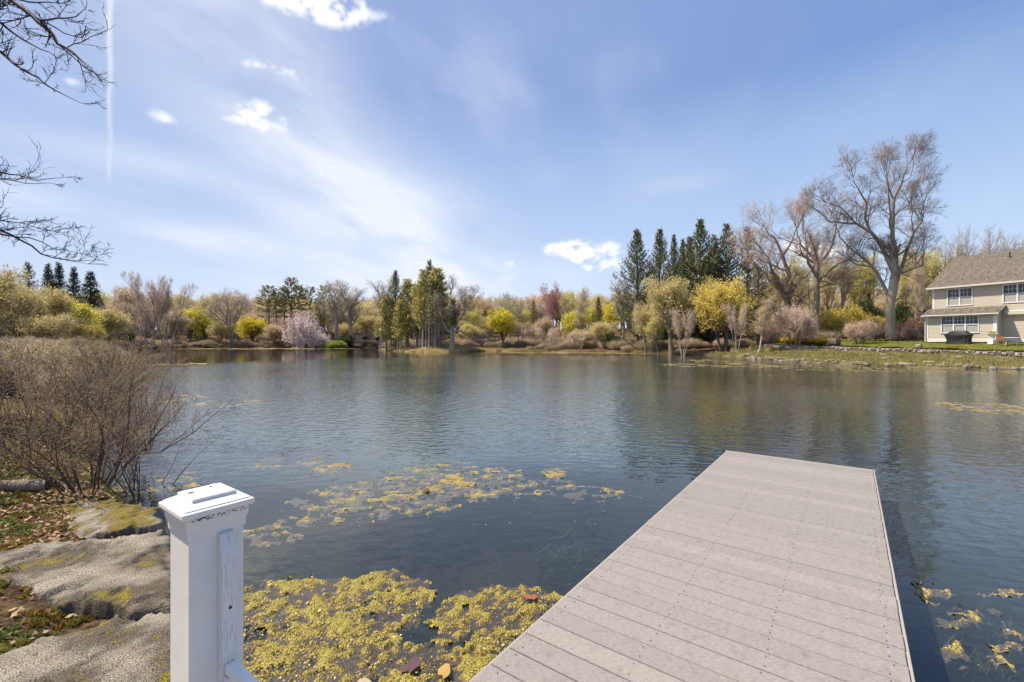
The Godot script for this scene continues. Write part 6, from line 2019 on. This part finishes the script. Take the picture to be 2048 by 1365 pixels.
# ---------------------------------------------------------------- floating weed
func weed(called: String, label: String, blobs: Array, cover: float, tones: Array, thick: float, seed_: int, cell := 0.03, category := "algae mat") -> void:
	# blobs: [x, z, half width, half depth]; the mat lies where they and a noise together pass a threshold
	var f := FastNoiseLite.new()
	f.seed = seed_
	f.frequency = 1.0
	f.fractal_octaves = 5
	f.fractal_gain = 0.6
	var r := Rect2(Vector2(blobs[0][0], -blobs[0][1]), Vector2.ZERO)
	for q in blobs:
		r = r.merge(Rect2(q[0] - q[2] * 1.4, -q[1] - q[3] * 1.4, q[2] * 2.8, q[3] * 2.8))
	var nx := int(r.size.x / cell)
	var ny := int(r.size.y / cell)
	var b := MB.new()
	var id := PackedInt32Array()
	id.resize((nx + 1) * (ny + 1))
	id.fill(-1)
	var sc := 0.03 / cell
	for j in ny + 1:
		for i in nx + 1:
			var p := r.position + Vector2(i, j) * cell
			var m := 0.0
			for q in blobs:
				var dx: float = (p.x - q[0]) / q[2]
				var dy: float = (p.y + q[1]) / q[3]
				m = maxf(m, 1.0 - (dx * dx + dy * dy) * 0.72)
			if m <= 0.0:
				continue
			var n := f.get_noise_2d(p.x * 2.2 * sc, p.y * 3.0 * sc) * 0.9 + f.get_noise_2d(p.x * 9.0 * sc, p.y * 9.0 * sc) * 0.5
			var e := smoothstep(0.0, 0.5, m) * (0.5 + cover) + n - 0.5
			if e < -0.06:
				continue
			var fine := f.get_noise_2d(p.x * 34.0 * sc, p.y * 34.0 * sc)
			var big := f.get_noise_2d(p.x * 1.6 * sc + 50.0, p.y * 1.6 * sc)
			var mid := f.get_noise_2d(p.x * 5.0 * sc - 20.0, p.y * 6.5 * sc)
			var lush := clampf(0.36 + 0.22 * smoothstep(0.0, 0.6, e) + big * 0.9 + mid * 1.0, 0.0, 1.0)
			var h := (-0.035 if thick > 0.013 else -0.038) + smoothstep(-0.06, 0.12, e) * (0.028 if thick > 0.013 else 0.03) + smoothstep(0.34, 0.80, lush + fine * 0.3) * (0.016 if thick > 0.013 else 0.009) + thick * lush * (0.6 + 0.35 * fine) + 0.0035 * fine
			id[j * (nx + 1) + i] = b.v.size()
			b.v.append(Vector3(p.x, h, p.y))
			var t0: Color = tones[0]
			var t1: Color = tones[1]
			var t2: Color = tones[2]
			var col := t0.lerp(t1, smoothstep(0.2, 0.55, lush + fine * 0.5)).lerp(t2, smoothstep(0.5, 0.9, lush + fine * 0.6))
			b.c.append(col * (1.0 + 0.35 * fine))
	for j in ny:
		for i in nx:
			var p0 := id[j * (nx + 1) + i]
			var p1 := id[j * (nx + 1) + i + 1]
			var p2 := id[(j + 1) * (nx + 1) + i]
			var p3 := id[(j + 1) * (nx + 1) + i + 1]
			if p0 < 0 or p1 < 0 or p2 < 0 or p3 < 0:
				continue
			b.ix.append_array([p0, p1, p2, p1, p3, p2])
	smooth_normals(b)
	tag(put(called, b.mesh(M.algae)), label, category)

func build_weed() -> void:
	var am := mat("algae", Color.WHITE, 0.5, true)
	am.metallic_specular = 0.5
	tri(am, Vector3(1.3, 1.3, 1.3), noise_tex(512, 0.09, FastNoiseLite.TYPE_SIMPLEX, 4, 131, [[0.2, 0.42, 0.62], [Color(0.50, 0.40, 0.30), Color(0.88, 0.84, 0.76), Color(1, 1, 1)]]), noise_tex(512, 0.08, FastNoiseLite.TYPE_SIMPLEX, 4, 132, [], 16.0), 0.7)
	var lush := [Color(0.15, 0.09, 0.035), Color(0.255, 0.19, 0.04), Color(0.35, 0.315, 0.05)]
	var thin := [Color(0.24, 0.185, 0.11), Color(0.32, 0.25, 0.12), Color(0.43, 0.36, 0.09)]
	for q in WEEDS:
		weed("algae_mat", q[0], q[1], q[2], lush if q[3] == 0 else thin, q[4], q[5], q[6])
	var g := RandomNumberGenerator.new()
	g.seed = 133
	# flakes and bubbles on the near mat
	var fl := MB.new()
	fl.leaf(Vector3(-0.5, 0, 0), Vector3(1, 0.1, 0).normalized(), Vector3(0, 0.2, 1).normalized(), 1.0, 0.3, Color.WHITE)
	var fm := mat("wet_flake", Color.WHITE, 0.42, true, 0.25)
	fm.metallic_specular = 0.5
	var wh := []
	var cs := []
	for i in 15000:
		var p := Vector2(g.randf_range(-2.0, 0.75), -g.randf_range(2.1, 3.75))
		if g.randf() < 0.16:
			p = Vector2(g.randf_range(-2.6, 1.6), -g.randf_range(4.6, 6.8))
		if nz.get_noise_2d(p.x * 50.0, p.y * 50.0) < -0.05 and g.randf() < 0.8:
			continue
		var hole := ((p - Vector2(-0.42, -3.05)) / Vector2(0.22, 0.34)).length()
		if hole < 1.0 or shore_dist(p) > -0.05:
			continue
		var far := p.y < -4.0
		if far and nz.get_noise_2d(p.x * 30.0, p.y * 30.0) < 0.08:
			continue
		if not far and p.y < -3.3 - 0.25 * nz.get_noise_2d(p.x * 25.0, 3.0):
			continue
		var s := g.randf_range(0.006, 0.018) if g.randf() < 0.97 else g.randf_range(0.02, 0.035)
		wh.append(Transform3D(Basis.from_euler(Vector3(g.randf_range(-0.7, 0.7), g.randf() * TAU, g.randf_range(-0.7, 0.7))).scaled(Vector3.ONE * s), Vector3(p.x, g.randf_range(0.004, 0.022), p.y)))
		cs.append(vary([Color(0.42, 0.36, 0.05), Color(0.30, 0.25, 0.04), Color(0.20, 0.11, 0.05), Color(0.50, 0.42, 0.08), Color(0.26, 0.16, 0.06)][g.randi() % 5], g, 0.3))
	scatter("weed_flakes", fl.mesh(fm), wh, cs).set_meta("label", "scraps of weed and leaf floating on the algae")
	# single dead leaves that stand out
	var spots := [[-0.585, 2.62, 0.075, Color(0.10, 0.055, 0.06), "dark purple-brown round leaf floating on the near algae"], [-0.385, 2.58, 0.062, Color(0.42, 0.27, 0.08), "curled orange-tan leaf floating on the near algae"], [0.13, 3.33, 0.055, Color(0.32, 0.09, 0.04), "red-brown dead leaf on the algae close to the dock"], [-0.80, 2.47, 0.07, Color(0.40, 0.33, 0.22), "pale half-sunk leaf on the algae left of the dark round leaf"], [-1.08, 5.72, 0.08, Color(0.12, 0.07, 0.04), "dark leaf floating among the thin weed patches"]]
	for q in spots:
		var lf := MB.new()
		var m := 12
		var c := Vector3(0, 0.012, 0)
		for k in m:
			var a0 := TAU * k / m
			var a1 := TAU * (k + 1) / m
			var r0: float = q[2] * (0.85 + 0.2 * sin(a0 * 2.0 + q[0] * 9.0)) * (0.35 if k == 0 else 1.0)
			var r1: float = q[2] * (0.85 + 0.2 * sin(a1 * 2.0 + q[0] * 9.0)) * (0.35 if k + 1 == m else 1.0)
			var u0 := Vector3(cos(a0) * r0, 0.006 + 0.014 * absf(sin(a0 * 1.5)), sin(a0) * r0 * 0.8)
			var u1 := Vector3(cos(a1) * r1, 0.006 + 0.014 * absf(sin(a1 * 1.5)), sin(a1) * r1 * 0.8)
			lf.quad(c, u0, u1, u1, vary(q[3], g, 0.1))
		for i in lf.n.size():
			lf.n[i] = Vector3.UP
		var o := put("floating_leaf", lf.mesh(fm), null, Vector3(q[0], 0.012, -q[1]))
		o.rotation.y = g.randf() * TAU
		tag(o, q[4], "leaf")
	# weed under water
	for q in [[0.50, 4.25, 0.30, "dark green clump of weed under water left of the dock", 500], [3.05, 3.05, 0.42, "dark trailing weed under water against the right side of the dock", 700], [2.75, 3.75, 0.25, "smaller dark weed under water at the dock's right edge", 250]]:
		var b := MB.new()
		for i in q[4]:
			var a := g.randf() * TAU
			var r: float = sqrt(g.randf()) * q[2]
			var p := Vector3(cos(a) * r, -g.randf_range(0.06, 0.32), sin(a) * r)
			var d := (Vector3(0.8, 0.1, -0.3) + rv(g) * 0.6).normalized()
			b.leaf(p, d, perp(d, g), g.randf_range(0.06, 0.2), 0.008, vary(Color(0.06, 0.075, 0.03), g, 0.4))
		tag(put("water_weed", b.mesh(M.leaf), null, Vector3(q[0], 0, -q[1])), q[3], "water weed")

func _ready() -> void:
	# camera, sky, sun, exposure
	var cam := Camera3D.new()
	cam.name = "camera"
	cam.position = Vector3(0, EYE, 0)
	cam.fov = 73.74
	cam.near = 0.05
	cam.far = 4000.0
	add_child(cam)
	nz.seed = 2
	nz.frequency = 0.05
	nz.fractal_octaves = 3
	gg.seed = 1
	var we := WorldEnvironment.new()
	we.name = "environment"
	var env := Environment.new()
	env.background_mode = Environment.BG_SKY
	env.sky = build_sky()
	env.background_energy_multiplier = 1.0
	env.tonemap_mode = Environment.TONE_MAPPER_LINEAR
	env.tonemap_exposure = 1.6
	env.sdfgi_enabled = true
	env.ssao_enabled = true
	env.ssil_enabled = true
	we.environment = env
	add_child(we)
	var sun := DirectionalLight3D.new()
	sun.name = "sun"
	sun.light_energy = 1.6
	sun.light_color = Color(1.0, 0.945, 0.85)
	sun.light_angular_distance = 0.5
	sun.shadow_enabled = true
	add_child(sun)
	sun.look_at_from_position(Vector3.ZERO, -SUN, Vector3.UP)
	# ground and water
	for p in SHORE:
		shore.append(Vector2(p[0], -p[1]))
	for p in WALL:
		wall.append(Vector3(p[0], p[1], -p[2]))
	build_ground()
	build_water()
	# buildings, then plants
	build_prototypes()
	build_house()
	build_far_house()
	build_trees()
	build_woods()
	build_stones()
	# near things
	build_dock()
	build_post()
	build_bank()
	build_shrubs()
	build_overhang()
	build_weed()
